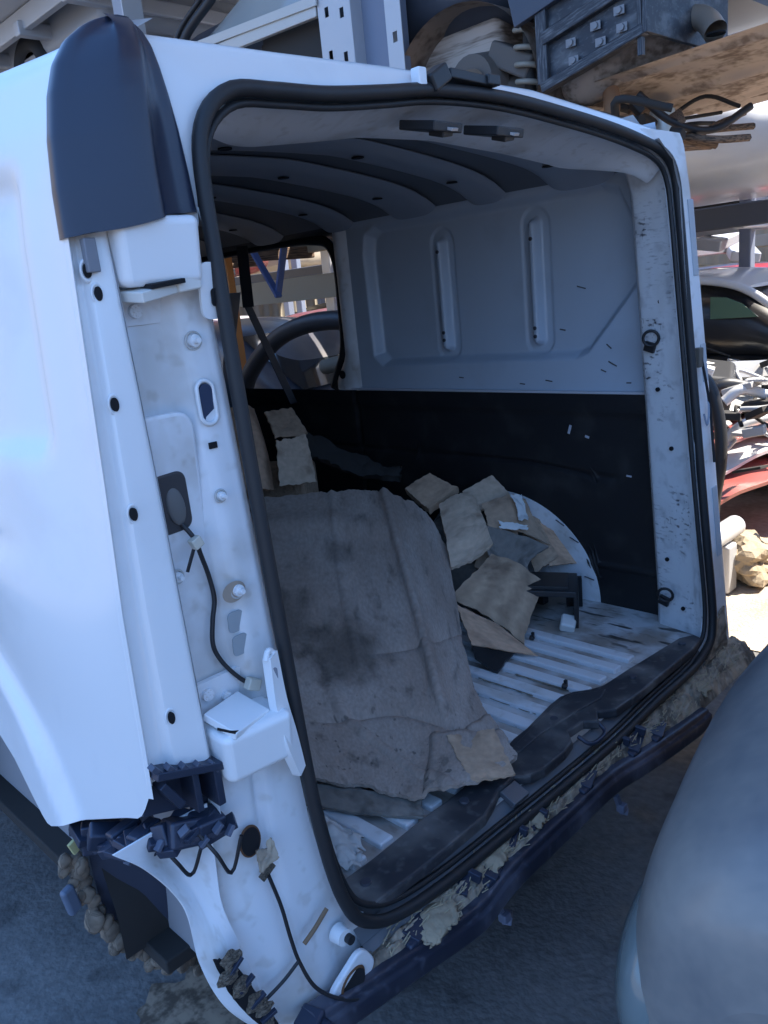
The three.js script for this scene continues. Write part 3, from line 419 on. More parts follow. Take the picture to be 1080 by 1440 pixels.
// ---- load space: right wall with stamped panel, lining, arch, left wall
{
  // stamped outline in (z, y): inside test gives recess depth
  const poly = [[-0.30, 1.775], [-0.262, 1.70], [-0.248, 1.52], [-0.29, 1.47], [-0.41, 1.335], [-0.45, 1.318], [-1.27, 1.305], [-1.31, 1.34], [-1.315, 1.70], [-1.30, 1.765], [-1.25, 1.79], [-0.36, 1.795]];
  const sd = (z, y) => { let ins = false, m = 9; for (let i = 0, j = poly.length - 1; i < poly.length; j = i++) { const [xi, yi] = poly[i], [xj, yj] = poly[j]; if ((yi > y) !== (yj > y) && z < (xj - xi) * (y - yi) / (yj - yi) + xi) ins = !ins; const dx = xj - xi, dy = yj - yi, t = Math.max(0, Math.min(1, ((z - xi) * dx + (y - yi) * dy) / (dx * dx + dy * dy))); m = Math.min(m, Math.hypot(z - xi - t * dx, y - yi - t * dy)); } return ins ? m : -m; };
  const wallX = (z, y) => { let x = 0.80 - 0.10 * sm(1.79, 1.90, y); const d = sd(z, y); x += 0.042 * sm(-0.006, 0.022, d); for (const [rzz, y0, y1] of [[-0.977, 1.365, 1.70], [-0.603, 1.375, 1.715]]) { const yy = Math.max(y0, Math.min(y1, y)), q = Math.hypot(z - rzz, y - yy); x += 0.006 * (1 - sm(0.045, 0.055, q)); x -= 0.032 * (1 - sm(0.006, 0.022, q)); } return x; };
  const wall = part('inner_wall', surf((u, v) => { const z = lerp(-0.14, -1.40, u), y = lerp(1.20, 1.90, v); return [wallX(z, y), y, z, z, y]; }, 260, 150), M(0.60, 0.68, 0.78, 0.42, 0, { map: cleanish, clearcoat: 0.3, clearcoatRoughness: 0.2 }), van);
  // B pillar at the side door, sloping round to the door opening
  const bp = part('door_pillar', surf((u, v) => { const y = lerp(1.215, 1.86, v), z = lerp(-1.395, -1.50 - 0.09 * (1 - sm(1.23, 1.36, y)) , u); return [0.80 - 0.03 * Math.sin(u * Math.PI) + 0.05 * u * u, y, z, z, y]; }, 14, 24), whiteDirty, van);
  part('pillar_hole', [cyl(0.016, 0.016, 0.004, 0.768, 1.275, -1.465, 'x', 16)], darkHole, bp);
  part('pillar_seal', tube([[0.83, 1.215, -1.585], [0.83, 1.27, -1.555], [0.83, 1.36, -1.505], [0.83, 1.55, -1.49], [0.83, 1.70, -1.495], [0.83, 1.76, -1.53], [0.83, 1.785, -1.62], [0.83, 1.795, -2.5]], 0.02, 60, 8), rubber, van);
  part('cant_rail', [surf((u, v) => { const z = lerp(-1.38, -2.6, u), a = v * 1.4; return [0.86 - 0.14 * Math.sin(a), 1.79 + 0.1 * (1 - Math.cos(a)), z]; }, 4, 8)], M(0.05, 0.05, 0.055, 0.7), van);
  // rail holes near the roof
  for (const [z, y, r] of [[-0.33, 1.838, 0.014], [-0.45, 1.86, 0.010], [-0.56, 1.83, 0.010], [-0.62, 1.855, 0.022], [-0.82, 1.84, 0.012], [-0.86, 1.865, 0.024], [-1.02, 1.84, 0.010], [-1.08, 1.842, 0.010], [-1.2, 1.85, 0.02]]) part('rail_hole', new THREE.SphereGeometry(r, 12, 8).scale(0.25, 0.7, 1.2).translate(wallX(z, y) - 0.001, y, z), darkHole, wall);
  for (const [z, y, l, a] of [[-0.33, 1.30, 0.03, 0.5], [-0.36, 1.28, 0.018, 0.4], [-0.52, 1.40, 0.02, 0.2], [-0.34, 1.35, 0.02, 0.7], [-0.65, 1.24, 0.02, 0.1], [-0.55, 1.25, 0.025, 0.15], [-0.9, 1.26, 0.02, 0.1], [-0.45, 1.52, 0.03, 0.3], [-0.28, 1.245, 0.015, 0]]) part('scratch', [box(0.0016, 0.0035, l, wallX(z, y) - 0.0008, y, z, a, 0, 0)], M(0.08, 0.08, 0.09, 0.8), wall);
  part('rivet', [-0.977, -0.603].flatMap((z) => [1.385, 1.41, 1.675].map((y) => cyl(0.006, 0.006, 0.004, wallX(z, y) - 0.001, y, z, 'x', 10))), M(0.1, 0.1, 0.12, 0.5, 0.5), wall);
  // lining: three black boards with pressed edges
  const arch = (z) => { const dz = z + 0.76; return Math.abs(dz) < 0.365 ? 0.55 + 0.325 * Math.pow(Math.max(0, 1 - Math.pow(dz / 0.365, 2)), 0.5) : 0.546; };
  const lin = part('wall_lining', surf((u, v) => { const z = lerp(-0.185, -2.58, u), y0 = arch(z), y = lerp(y0, 1.214, v); const cr = 0.012 * Math.exp(-Math.pow((y - (0.99 - 0.03 * sm(-0.7, -0.3, z) + 0.0)) / 0.006, 2)) * sm(-0.3, -0.34, z) - 0.008 * sm(1.14, 1.165, y) - 0.010 * Math.exp(-Math.pow((y - 0.68) / 0.005, 2)) + 0.010 * Math.exp(-Math.pow((z + 1.42) / 0.006, 2)); return [0.789 + cr + 0.004 * noise(z * 3, y * 3), y, z, z, y]; }, 200, 80), lining, van);
  part('lining_edge', [box(0.014, 0.007, 1.30, 0.79, 1.2175, -0.835)], M(0.55, 0.56, 0.6, 0.5), lin);
  for (const [z, y, w, h, a] of [[-0.47, 1.105, 0.008, 0.028, 0.3], [-0.41, 1.085, 0.014, 0.007, 0.3], [-0.275, 0.975, 0.016, 0.005, 0.1]]) part('scratch', [box(0.002, h, w, 0.779, y, z, a, 0, 0)], M(0.5, 0.5, 0.55, 0.7), lin);
  const wa = part('wheel_arch', surf((u, v) => { const t = lerp(0, Math.PI, u), r = v < 0.55 ? v / 0.55 : 1, w = v < 0.55 ? 0 : (v - 0.55) / 0.45; return [0.779 + 0.006 * Math.pow(r, 6) * (1 - w) + w * 0.02 - 0.0, 0.552 + 0.33 * r * Math.sin(t), -0.76 + 0.372 * r * Math.cos(t), u, v]; }, 60, 20), whiteDirty, van);
  for (const [z, y, a] of [[-0.52, 0.80, 0.5], [-0.47, 0.75, 0.4], [-0.42, 0.63, 0.2]]) part('scratch', [box(0.002, 0.003, 0.035, 0.7785, y, z, a, 0, 0)], M(0.08, 0.08, 0.09, 0.8), wa);
  part('inner_wall', [surf((u, v) => { const z = lerp(-0.2, -2.6, u), y = lerp(0.45, 1.9, v); return [-0.80, y, z, z, y]; }, 4, 4)], M(0.3, 0.3, 0.32, 0.6), van);
}
// ---- load floor with raised ribs
{
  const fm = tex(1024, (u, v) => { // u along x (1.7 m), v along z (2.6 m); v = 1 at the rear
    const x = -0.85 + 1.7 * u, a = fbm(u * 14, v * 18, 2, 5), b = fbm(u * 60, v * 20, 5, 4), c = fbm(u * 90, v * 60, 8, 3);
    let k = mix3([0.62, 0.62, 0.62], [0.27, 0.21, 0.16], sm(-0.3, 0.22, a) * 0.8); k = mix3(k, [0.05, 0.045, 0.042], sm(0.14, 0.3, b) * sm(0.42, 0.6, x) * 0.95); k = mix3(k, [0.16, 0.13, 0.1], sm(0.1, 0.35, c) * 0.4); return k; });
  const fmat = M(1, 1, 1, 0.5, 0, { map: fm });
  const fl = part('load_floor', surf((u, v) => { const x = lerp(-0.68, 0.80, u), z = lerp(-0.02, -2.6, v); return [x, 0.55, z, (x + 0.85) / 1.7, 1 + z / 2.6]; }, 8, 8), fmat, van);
  for (let i = 0; i < 17; i++) { const x = 0.475 - i * 0.072; const g = box(0.036, 0.018, 2.3, x, 0.553, -1.26, 0, 0, 0, 0.3); boxUV(g); part('floor_rib', g, ribMat(), fl); }
  function ribMat() { if (!ribMat.m) { ribMat.m = M(1, 1, 1, 0.42, 0, { map: grime, clearcoat: 0.2, clearcoatRoughness: 0.3 }); } return ribMat.m; }
  // dirt lying between ribs
  part('floor_dirt', [[0.25, -0.24, 0.18, 0.03], [0.18, -0.3, 0.2, 0.03], [0.11, -0.26, 0.22, 0.03], [0.33, -0.22, 0.14, 0.03], [0.40, -0.28, 0.2, 0.03], [0.04, -0.22, 0.12, 0.03]].map(([x, z, l, w], i) => sheet([[[x - w / 2, 0.5525, z - l / 2], [x + w / 2, 0.5525, z - l / 2]], [[x - w / 2, 0.5525, z + l / 2], [x + w / 2, 0.5525, z + l / 2]]], 0.002, 8, 20, 0.003, 20, 0.2, i)), mud, fl);
  for (const [x, z] of [[0.235, -0.165], [0.02, -0.28], [0.43, -0.40]]) part('rubber_crumb', [box(0.012, 0.012, 0.014, x, 0.565, z, 0.4, 0.5, 0.3, 0.3), box(0.008, 0.02, 0.008, x + 0.006, 0.57, z)], wireBlack, fl);
  // sill trim
  const out = [[-0.628, -0.05], [-0.60, -0.085], [-0.52, -0.083], [-0.372, -0.089], [-0.295, -0.086], [-0.12, -0.10], [-0.043, -0.115], [0.012, -0.117], [0.13, -0.134], [0.178, -0.136], [0.213, -0.124], [0.25, -0.095], [0.285, -0.080], [0.377, -0.074], [0.633, -0.05], [0.668, -0.03], [0.66, -0.008], [0.593, 0.0], [0.30, 0.002], [0.20, -0.004], [0.165, -0.035], [0.13, -0.012], [0.11, -0.038], [0.05, -0.042], [0.02, -0.012], [-0.02, -0.004], [-0.10, -0.003], [-0.135, -0.012], [-0.16, -0.035], [-0.22, -0.034], [-0.252, -0.02], [-0.30, -0.004], [-0.463, -0.002], [-0.60, -0.006]];
  const tr = part('sill_trim', boxUV(prism(out.map(([x, z]) => [x, -z]), 0.014, 0.005).rotateX(-Math.PI / 2).translate(0, 0.552, 0)), sillPlastic, van);
  part('sill_riser', [surf((u, v) => { const x = lerp(-0.64, 0.68, u); return [x, lerp(0.548, 0.50, v), lerp(-0.03, 0.012, v), x, v * 0.1]; }, 30, 6)], M(0.16, 0.165, 0.18, 0.6), van);
  part('raised_step', [boxUV(prism([[0.0, 0.105], [0.012, 0.108], [0.18, 0.123], [0.2, 0.115], [0.235, 0.08], [0.26, 0.066], [0.22, 0.055], [0.12, 0.07], [0.0, 0.08], [-0.08, 0.075], [-0.1, 0.09]], 0.006, 0.003).rotateX(-Math.PI / 2).translate(0, 0.566, 0))], sillPlastic, tr);
  for (const [x, z] of [[-0.575, -0.05], [-0.29, -0.06], [0.075, -0.09], [0.36, -0.045], [0.60, -0.03]]) part('trim_screw', [cyl(0.0095, 0.0105, 0.004, x, 0.5735, z, 'y', 16)], M(0.06, 0.06, 0.075, 0.4), tr);
  part('latch_striker', [tube([[0.06, 0.56, -0.018], [0.07, 0.545, 0.006], [0.10, 0.542, 0.012], [0.135, 0.545, 0.006], [0.14, 0.56, -0.016]], 0.005, 24, 8)], steelDark, van); part('striker_plate', [box(0.05, 0.012, 0.04, -0.19, 0.552, -0.012, 0.4, 0, 0)], M(0.12, 0.13, 0.15, 0.4, 0.4), van);
}
// ---- rear crossmember with dried mud, steel bumper beam
{
  const topx = [[-0.66, 0.47], [-0.4, 0.475], [0, 0.475], [0.4, 0.475], [0.7, 0.48]];
  const BX = [[-0.775, 0.499, 0.028], [-0.72, 0.494, 0.032], [-0.55, 0.479, 0.045], [-0.43, 0.469, 0.055], [-0.395, 0.468, 0.056], [-0.32, 0.476, 0.050], [-0.28, 0.478, 0.048], [-0.10, 0.480, 0.047], [0.10, 0.480, 0.047], [0.20, 0.470, 0.054], [0.30, 0.462, 0.061], [0.42, 0.455, 0.069], [0.515, 0.450, 0.075]];
  const bz = (x) => { for (let i = 1; i < BX.length; i++) if (x <= BX[i][0]) { const f = Math.max(0, (x - BX[i - 1][0]) / (BX[i][0] - BX[i - 1][0])); return [lerp(BX[i - 1][1], BX[i][1], f), lerp(BX[i - 1][2], BX[i][2], f)]; } return [0.47, 0.07]; };
  const cm = part('rear_crossmember', [surf((u, v) => { const x = lerp(-0.66, 0.80, u); return [x, lerp(0.515, 0.43, sm(0, 1, v)), lerp(0.0, -0.02, v), x, v]; }, 20, 6), box(1.3, 0.07, 0.2, 0.1, 0.42, -0.3)], underDark, van);
  part('mud_ledge', [surf((u, v) => { const x = lerp(-0.68, 0.86, u), n = fbm(x * 14, v * 5, 1, 5), r = fbm(x * 50, v * 14, 4, 3); const be = bz(x); return [x, lerp(0.502, be[0] - 0.004, v) + (0.007 + 0.022 * n + 0.012 * r) * Math.sin(v * Math.PI) - 0.02 * Math.pow(v, 6), -0.004 + (be[1] + 0.002) * v, x, v * 0.1]; }, 260, 26)], mud, cm);
  // straw and roots stuck in the mud
  const straw = []; for (let i = 0; i < 520; i++) { const x = rr(-0.62, 0.8), be = bz(x), f = rr(0.05, 0.95), z = -0.004 + be[1] * f, y = lerp(0.505, be[0], f) + rr(0.0, 0.014), a = rr(-0.5, 0.9), l = rr(0.008, 0.03); straw.push(bar([x, y, z], [x + Math.cos(a) * l, y + rr(-0.004, 0.01), z - Math.sin(a) * l], 0.0016, 0.0016)); }
  const st = part('straw', straw, M(0.4, 0.33, 0.22, 0.9), cm); st.userData.kind = 'stuff';
  const bc = new THREE.CatmullRomCurve3(BX.map((p) => V(...p)), false, 'centripetal');
  // folded section: top flange, face, lower lip
  const sec = [[-0.030, -0.02], [-0.0295, -0.004], [-0.026, 0.0], [-0.004, -0.0005], [0.004, -0.0025], [0.006, -0.008], [0.0065, -0.016], [0.014, -0.022], [0.015, -0.050], [0.010, -0.058], [-0.018, -0.058]];
  const bm = part('bumper_beam', [surf((u, v) => { const q = bc.getPoint(u), k = v * (sec.length - 1), i = Math.min(sec.length - 2, Math.floor(k)), f = k - i; const e = 1 - 0.5 * Math.pow(Math.abs(u * 2 - 1), 30); const st = 0; return [q.x, q.y + lerp(sec[i][1], sec[i + 1][1], f) * e + st, q.z + lerp(sec[i][0], sec[i + 1][0], f), q.x, v * 0.15]; }, 160, 24)], M(0.7, 0.8, 1.1, 0.4, 0.1, { map: dustPlastic }), van);
  part('beam_end', [box(0.04, 0.045, 0.04, -0.775, 0.475, 0.02, 0, 0.3, 0.2), cyl(0.011, 0.011, 0.02, -0.765, 0.478, 0.042, 'z')], steelDark, bm);
  for (const x of [-0.55, -0.345, 0.0, 0.2, 0.30]) part('beam_bracket', [box(0.04, 0.05, 0.05, x, bz(x)[0] - 0.012, bz(x)[1] - 0.028, 0.2, 0, 0.1), box(0.06, 0.010, 0.035, x + 0.02, bz(x)[0] + 0.012, bz(x)[1] - 0.022, 0.3, 0.3, 0)], steelDark, bm);
  // pale dried mud flakes
  for (const [x, y, z, w, l, s] of [[-0.50, 0.487, 0.036, 0.11, 0.07, 1], [-0.315, 0.493, 0.026, 0.06, 0.045, 2], [-0.28, 0.492, 0.02, 0.03, 0.03, 5], [-0.36, 0.488, 0.02, 0.035, 0.025, 3], [-0.16, 0.494, 0.026, 0.05, 0.022, 4], [0.56, 0.48, 0.04, 0.05, 0.05, 6], [-0.21, 0.495, 0.02, 0.03, 0.03, 8]])
    part('mud_flake', sheet([[[x - w / 2, y, z - l / 2], [x, y + 0.006, z - l / 2], [x + w / 2, y + 0.002, z - l * 0.4]], [[x - w / 2, y - 0.004, z], [x, y + 0.004, z], [x + w / 2, y, z]], [[x - w * 0.4, y - 0.016, z + l / 2], [x, y - 0.006, z + l / 2], [x + w * 0.4, y - 0.008, z + l * 0.45]]], 0.005, 18, 18, 0.008, 60, 0.3, s), mudPale, cm);
  for (const [x, z] of [[-0.24, 0.012], [-0.17, 0.012], [0.17, 0.012], [0.23, 0.02], [-0.40, 0.02]]) part('torn_clip', [box(0.05, 0.010, 0.025, x, 0.492, z, 0.2, 0.5, 0.2), box(0.012, 0.02, 0.03, x + 0.02, 0.50, z + 0.01, 0.2, 0.2, 0)], steelDark, cm);
  // hanging remains below the beam
  for (const [x, y, z] of [[-0.28, 0.33, 0.02], [0.13, 0.36, 0.05]]) part('hanging_clip', [box(0.035, 0.018, 0.02, x, y, z, 0.2, 0.6, -0.4), box(0.012, 0.05, 0.012, x - 0.02, y + 0.03, z, 0, 0, 0.4), box(0.02, 0.02, 0.02, x - 0.015, y + 0.015, z + 0.006)], M(0.12, 0.14, 0.2, 0.5), cm);
  part('underfloor', [box(1.7, 0.03, 4.0, 0, 0.44, -2.3), box(0.1, 0.1, 4, 0.45, 0.38, -2.3), box(0.1, 0.1, 4, -0.45, 0.38, -2.3)], underDark, van);
  part('rear_axle', [cyl(0.05, 0.05, 1.4, 0, 0.33, -0.85, 'x')], underDark, van);
  part('arch_liner', [surf((u, v) => { const t = lerp(-0.1, Math.PI + 0.3, u); return [lerp(-0.89, -0.55, v), 0.50 + 0.44 * Math.sin(t) + 0.01 * Math.sin(t * 20), -0.87 + 0.50 * Math.cos(t)]; }, 60, 3), surf((u, v) => { const t = lerp(0, Math.PI, u); return [-0.55, 0.48 + 0.46 * v * Math.sin(t), -0.87 + 0.5 * v * Math.cos(t)]; }, 24, 4)], underDark, van);
  // wheels
  const wheel = (x, z, s) => { const t = part('wheel', new THREE.TorusGeometry(0.245, 0.092, 18, 48).scale(1, 1, 1.12).rotateY(Math.PI / 2).translate(x, 0.33, z), tyreMat, van); part('rim', [new THREE.LatheGeometry([[0.03, 0.03], [0.09, 0.035], [0.15, 0.01], [0.19, 0.0], [0.2, 0.05], [0.215, 0.06]].map((p) => new THREE.Vector2(...p)), 32).rotateZ(s * -Math.PI / 2).translate(x + s * 0.04, 0.33, z)], M(0.25, 0.26, 0.28, 0.5, 0.5), t);
    if (s < 0 && z > -2) part('tread_block', Array.from({ length: 120 }, (_, i) => { const a = (i % 40) / 40 * 2 * Math.PI + (i % 2) * 0.05, k = Math.floor(i / 40) - 1; return box(0.038, 0.012, 0.036, x + k * 0.045, 0.33 + 0.334 * Math.sin(a) * (1 - 0.02 * Math.abs(k)), z + 0.334 * Math.cos(a) * (1 - 0.02 * Math.abs(k)), -a + Math.PI / 2, 0, 0); }), tyreMat, t); return t; };
  part('brake_drum', [cyl(0.13, 0.13, 0.09, -0.70, 0.34, -0.85, 'x', 28), cyl(0.06, 0.06, 0.14, -0.72, 0.34, -0.85, 'x', 20)], underDark, van); wheel(0.80, -0.85, 1); wheel(-0.80, -3.95, -1); wheel(0.80, -3.95, 1);
  part('mud_flap', [sheet([[[-0.89, 0.82, -0.40], [-0.74, 0.84, -0.34], [-0.60, 0.84, -0.36]], [[-0.90, 0.62, -0.41], [-0.76, 0.63, -0.34], [-0.60, 0.64, -0.37]], [[-0.875, 0.49, -0.43], [-0.75, 0.47, -0.36], [-0.60, 0.48, -0.39]], [[-0.80, 0.36, -0.44], [-0.72, 0.34, -0.39], [-0.62, 0.37, -0.41]]], 0.008, 24, 40, 0.016, 8)], M(0.035, 0.042, 0.068, 0.6), van);
  const cl = new THREE.CatmullRomCurve3([[-0.94, 0.69, -0.395], [-0.935, 0.64, -0.395], [-0.92, 0.55, -0.40], [-0.893, 0.48, -0.40], [-0.83, 0.39, -0.40], [-0.75, 0.33, -0.39], [-0.68, 0.325, -0.385], [-0.64, 0.36, -0.38]].map((p) => V(...p)));
  part('mud_clod', Array.from({ length: 60 }, (_, i) => { const c = cl.getPoint(i / 59), r = rr(0.008, 0.02), g = new THREE.IcosahedronGeometry(r, 3), p = g.attributes.position; for (let k = 0; k < p.count; k++) { const s = 0.85 + 0.8 * fbm(p.getX(k) * 30 + i * 3, p.getY(k) * 30, p.getZ(k) * 30, 4); p.setXYZ(k, p.getX(k) * s, p.getY(k) * s * 1.2, p.getZ(k) * s * 0.7); } g.deleteAttribute('normal'); g.deleteAttribute('uv'); const q = mergeVertices(g); q.computeVertexNormals(); q.translate(c.x + rr(-0.012, 0.012), c.y + rr(-0.012, 0.012), c.z + rr(-0.01, 0.02)); return boxUV(q); }), M(0.62, 0.6, 0.6, 0.95, 0, { map: mudMap }), van);
  part('arch_edge_piece', [box(0.025, 0.055, 0.016, -0.955, 0.615, -0.385, 0, 0.3, 0.15, 0.4)], M(0.12, 0.15, 0.21, 0.5), van);
  part('seat_belt', [bar([0.72, 1.80, -1.93], [0.66, 1.56, -1.86], 0.045, 0.003), bar([0.66, 1.56, -1.86], [0.70, 1.17, -1.70], 0.045, 0.003)], M(0.02, 0.022, 0.028, 0.7), van);
  part('seat_belt', [bar([0.62, 1.62, -1.88], [0.72, 1.33, -2.15], 0.045, 0.003), bar([0.72, 1.33, -2.15], [0.76, 1.08, -2.25], 0.045, 0.003)], M(0.10, 0.12, 0.16, 0.7), van);
}

// ================================================================ THINGS IN THE LOAD SPACE
{
  const matPts = [
    [[0.120, 0.950, -1.323], [0.303, 0.950, -1.192], [0.429, 0.930, -1.086], [0.495, 0.910, -1.002], [0.547, 0.870, -0.910], [0.562, 0.820, -0.828]],
    [[-0.090, 0.850, -1.051], [0.074, 0.840, -0.940], [0.198, 0.820, -0.858], [0.290, 0.790, -0.771], [0.348, 0.750, -0.699], [0.391, 0.710, -0.652]],
    [[-0.242, 0.760, -0.811], [-0.129, 0.750, -0.714], [-0.006, 0.730, -0.628], [0.070, 0.710, -0.519], [0.142, 0.670, -0.486], [0.170, 0.640, -0.438]],
    [[-0.353, 0.700, -0.615], [-0.260, 0.690, -0.543], [-0.156, 0.670, -0.456], [-0.091, 0.650, -0.343], [-0.032, 0.625, -0.295], [-0.000, 0.605, -0.252]],
    [[-0.421, 0.640, -0.499], [-0.349, 0.630, -0.425], [-0.272, 0.610, -0.322], [-0.223, 0.605, -0.217], [-0.159, 0.600, -0.151], [-0.096, 0.592, -0.099]],
    [[-0.459, 0.600, -0.372], [-0.430, 0.590, -0.293], [-0.389, 0.585, -0.208], [-0.357, 0.582, -0.120], [-0.277, 0.585, -0.056], [-0.141, 0.588, -0.027]]];
  const f = gridFn(matPts);
  const g = shell((u, v) => {
    const w1 = fbm(u * 4, v * 4, 2, 4), ex = 1 - Math.min(1, 14 * Math.min(u, 1 - u)), ey = 1 - Math.min(1, 14 * Math.min(v, 1 - v)); let uu = u, vv = v; const e = Math.abs(fbm(u * 7, v * 7, 6, 5)) * 0.05;
    uu += (u < 0.5 ? e : -e) * ex; vv += (v < 0.5 ? e : -e) * ey; if (v < 0.12 && u > 0.72) vv += 0.10 * Math.pow((u - 0.72) / 0.28, 2) * (1 - v / 0.12);
    const q = f(uu, vv); let d = 0.008 * w1 + 0.0022 * fbm(u * 16, v * 16, 5, 4);
    d += 0.03 * Math.exp(-Math.abs(u - (0.58 + 0.18 * v * 0.9)) / 0.03) * (1 - sm(0.6, 0.75, v));                                  // long fold
    d += 0.008 * Math.exp(-Math.pow((u - (0.25 + 0.45 * sm(0.7, 1, v)) - 0.03 * Math.sin(v * 20)) / 0.02, 2)) * sm(0.6, 0.7, v);           // creases near the sill
    d -= 0.008 * Math.exp(-Math.pow((v - 0.74 - 0.03 * Math.sin(u * 9)) / 0.012, 2)) * sm(0.1, 0.3, u);
    d += 0.012 * sm(0.72, 0.728, v + 0.05 * Math.sin(u * 7)) * sm(0.62, 0.64, u);                                                          // torn flap step
    d += 0.012 * Math.exp(-Math.pow((v - 0.1 - 0.05 * u) / 0.03, 2)) * (1 - sm(0.5, 0.6, u)); d += 0.010 * Math.exp(-Math.abs(u - 0.3 - 0.12 * v) / 0.015) * (1 - sm(0.5, 0.62, v)) - 0.008 * Math.exp(-Math.abs(v - 0.5 + 0.25 * (u - 0.5)) / 0.012) * sm(0.35, 0.5, u);
    return [q[0], q[1] + d, q[2], u, v];
  }, 150, 170, 0.009);
  const felt0 = solo('floor_mat', g, felt, 'large dirty grey brown sheet draped over the load floor up to the sill', 'floor mat');
  void felt0;
  solo('cardboard_sheet', sheet([[[-0.50, 0.585, -0.44], [-0.40, 0.578, -0.259], [-0.335, 0.572, -0.125]], [[-0.52, 0.573, -0.366], [-0.445, 0.568, -0.20], [-0.375, 0.566, -0.09]]], 0.006, 30, 10, 0.008, 20, 0.05), cardGrey, 'thin dark layer sticking out beneath the front edge of the big mat', 'cardboard', 'scraps of cardboard in the van');
  solo('torn_liner', sheet([[[-0.58, 0.59, -0.36], [-0.52, 0.60, -0.24], [-0.49, 0.57, -0.14]], [[-0.60, 0.58, -0.28], [-0.56, 0.595, -0.18], [-0.52, 0.57, -0.11]], [[-0.60, 0.565, -0.2], [-0.575, 0.57, -0.14], [-0.55, 0.563, -0.09]]], 0.003, 26, 26, 0.03, 26, 0.12), M(0.5, 0.48, 0.46, 0.9), 'crumpled pale scrap on the white floor beside the lower hinge', 'scrap');
  solo('crumpled_paper', sheet([[[-0.47, 0.66, -0.52], [-0.42, 0.655, -0.47]], [[-0.45, 0.635, -0.43], [-0.40, 0.635, -0.40]]], 0.002, 14, 14, 0.03, 40, 0.2), M(0.42, 0.37, 0.34, 0.9), 'small crumpled pinkish scrap on the left edge of the big mat', 'scrap');
  solo('mat_flap', sheet([[[-0.19, 0.622, -0.19], [-0.10, 0.618, -0.125]], [[-0.24, 0.612, -0.11], [-0.155, 0.606, -0.05]], [[-0.27, 0.604, -0.052], [-0.19, 0.598, -0.005]]], 0.004, 20, 20, 0.01, 14, 0.06), cardBrown, 'curled brown flap lying on the front right corner of the big mat', 'cardboard', 'scraps of cardboard in the van');
  const C = (name, pts, th, m, label, amp = 0.012, s = 1, cat = 'cardboard', n = 16) => solo(name, sheet(pts, th, n, n, amp, 9, 0.04, s), m, label, cat, 'scraps of cardboard in the van');
  C('cardboard_sheet', [[[0.317, 0.670, -0.583], [0.349, 0.620, -0.456]], [[0.237, 0.600, -0.466], [0.338, 0.565, -0.315]]], 0.004, cardTan, 'flat tan cardboard tongue pointing to the sill beneath the pile', 0.006, 2);
  C('rubber_flap', [[[0.33, 0.620, -0.56], [0.345, 0.570, -0.38]], [[0.206, 0.580, -0.429], [0.195, 0.562, -0.345]]], 0.006, blackPlastic, 'black rubber flap under the flat tan cardboard', 0.01, 3, 'rubber flap');
  C('cardboard_sheet', [[[0.527, 0.760, -0.607], [0.57, 0.72, -0.53], [0.602, 0.660, -0.461]], [[0.42, 0.725, -0.60], [0.47, 0.69, -0.51], [0.475, 0.63, -0.42]], [[0.343, 0.670, -0.626], [0.36, 0.63, -0.50], [0.358, 0.575, -0.375]]], 0.005, cardRibbed, 'large ribbed brown cardboard slab leaning at the front of the pile', 0.012, 4, 'cardboard', 24);
  C('cardboard_sheet', [[[0.598, 0.820, -0.696], [0.693, 0.750, -0.499]], [[0.545, 0.77, -0.644], [0.60, 0.715, -0.52]], [[0.53, 0.72, -0.61], [0.57, 0.67, -0.49]]], 0.005, cardGrey, 'dark grey folded cardboard under the torn printed piece', 0.02, 5);
  C('cardboard_sheet', [[[0.690, 0.891, -0.842], [0.79, 0.93, -0.79]], [[0.655, 0.834, -0.764], [0.776, 0.855, -0.683]]], 0.005, cardBeige, 'beige cardboard panel at the top of the pile against the black lining', 0.006, 6);
  const lb = C('torn_carton', [[[0.66, 0.864, -0.742], [0.74, 0.88, -0.69], [0.775, 0.868, -0.647]], [[0.63, 0.83, -0.70], [0.70, 0.835, -0.64], [0.755, 0.80, -0.60]], [[0.60, 0.805, -0.672], [0.66, 0.795, -0.60], [0.73, 0.742, -0.53]]], 0.004, cardBrown, 'torn brown carton with white label paper stuck on it', 0.025, 7, 'carton', 22);
  part('label_paper', [sheet([[[0.715, 0.893, -0.67], [0.755, 0.89, -0.645]], [[0.705, 0.862, -0.636], [0.735, 0.852, -0.617]], [[0.665, 0.825, -0.60], [0.695, 0.818, -0.575]]], 0.002, 12, 16, 0.02, 26, 0.15, 3), sheet([[[0.628, 0.83, -0.655], [0.685, 0.812, -0.575]], [[0.616, 0.812, -0.645], [0.67, 0.795, -0.565]]], 0.002, 14, 8, 0.018, 26, 0.2, 8)], paperWhite, lb);
  C('cardboard_sheet', [[[0.775, 0.846, -0.70], [0.783, 0.80, -0.60]], [[0.70, 0.640, -0.57], [0.765, 0.688, -0.52]]], 0.014, cardBrown, 'brown cardboard slanting down beside the white wheel arch', 0.008, 8);
  C('cardboard_sheet', [[[0.78, 0.80, -0.62], [0.79, 0.765, -0.55]], [[0.74, 0.66, -0.54], [0.79, 0.665, -0.47]]], 0.012, cardTan, 'tan cardboard corner touching the white wheel arch above the black tray', 0.008, 12);
  C('cardboard_sheet', [[[0.60, 0.80, -0.72], [0.69, 0.79, -0.62]], [[0.53, 0.70, -0.68], [0.60, 0.68, -0.56]]], 0.008, cardBrown, 'brown cardboard half hidden behind the ribbed slab', 0.015, 14);
  C('cardboard_sheet', [[[0.60, 0.885, -1.02], [0.69, 0.925, -0.98]], [[0.585, 0.83, -0.90], [0.70, 0.885, -0.86]]], 0.03, cardBrown, 'small brown box flap behind the top right corner of the mat', 0.01, 9);
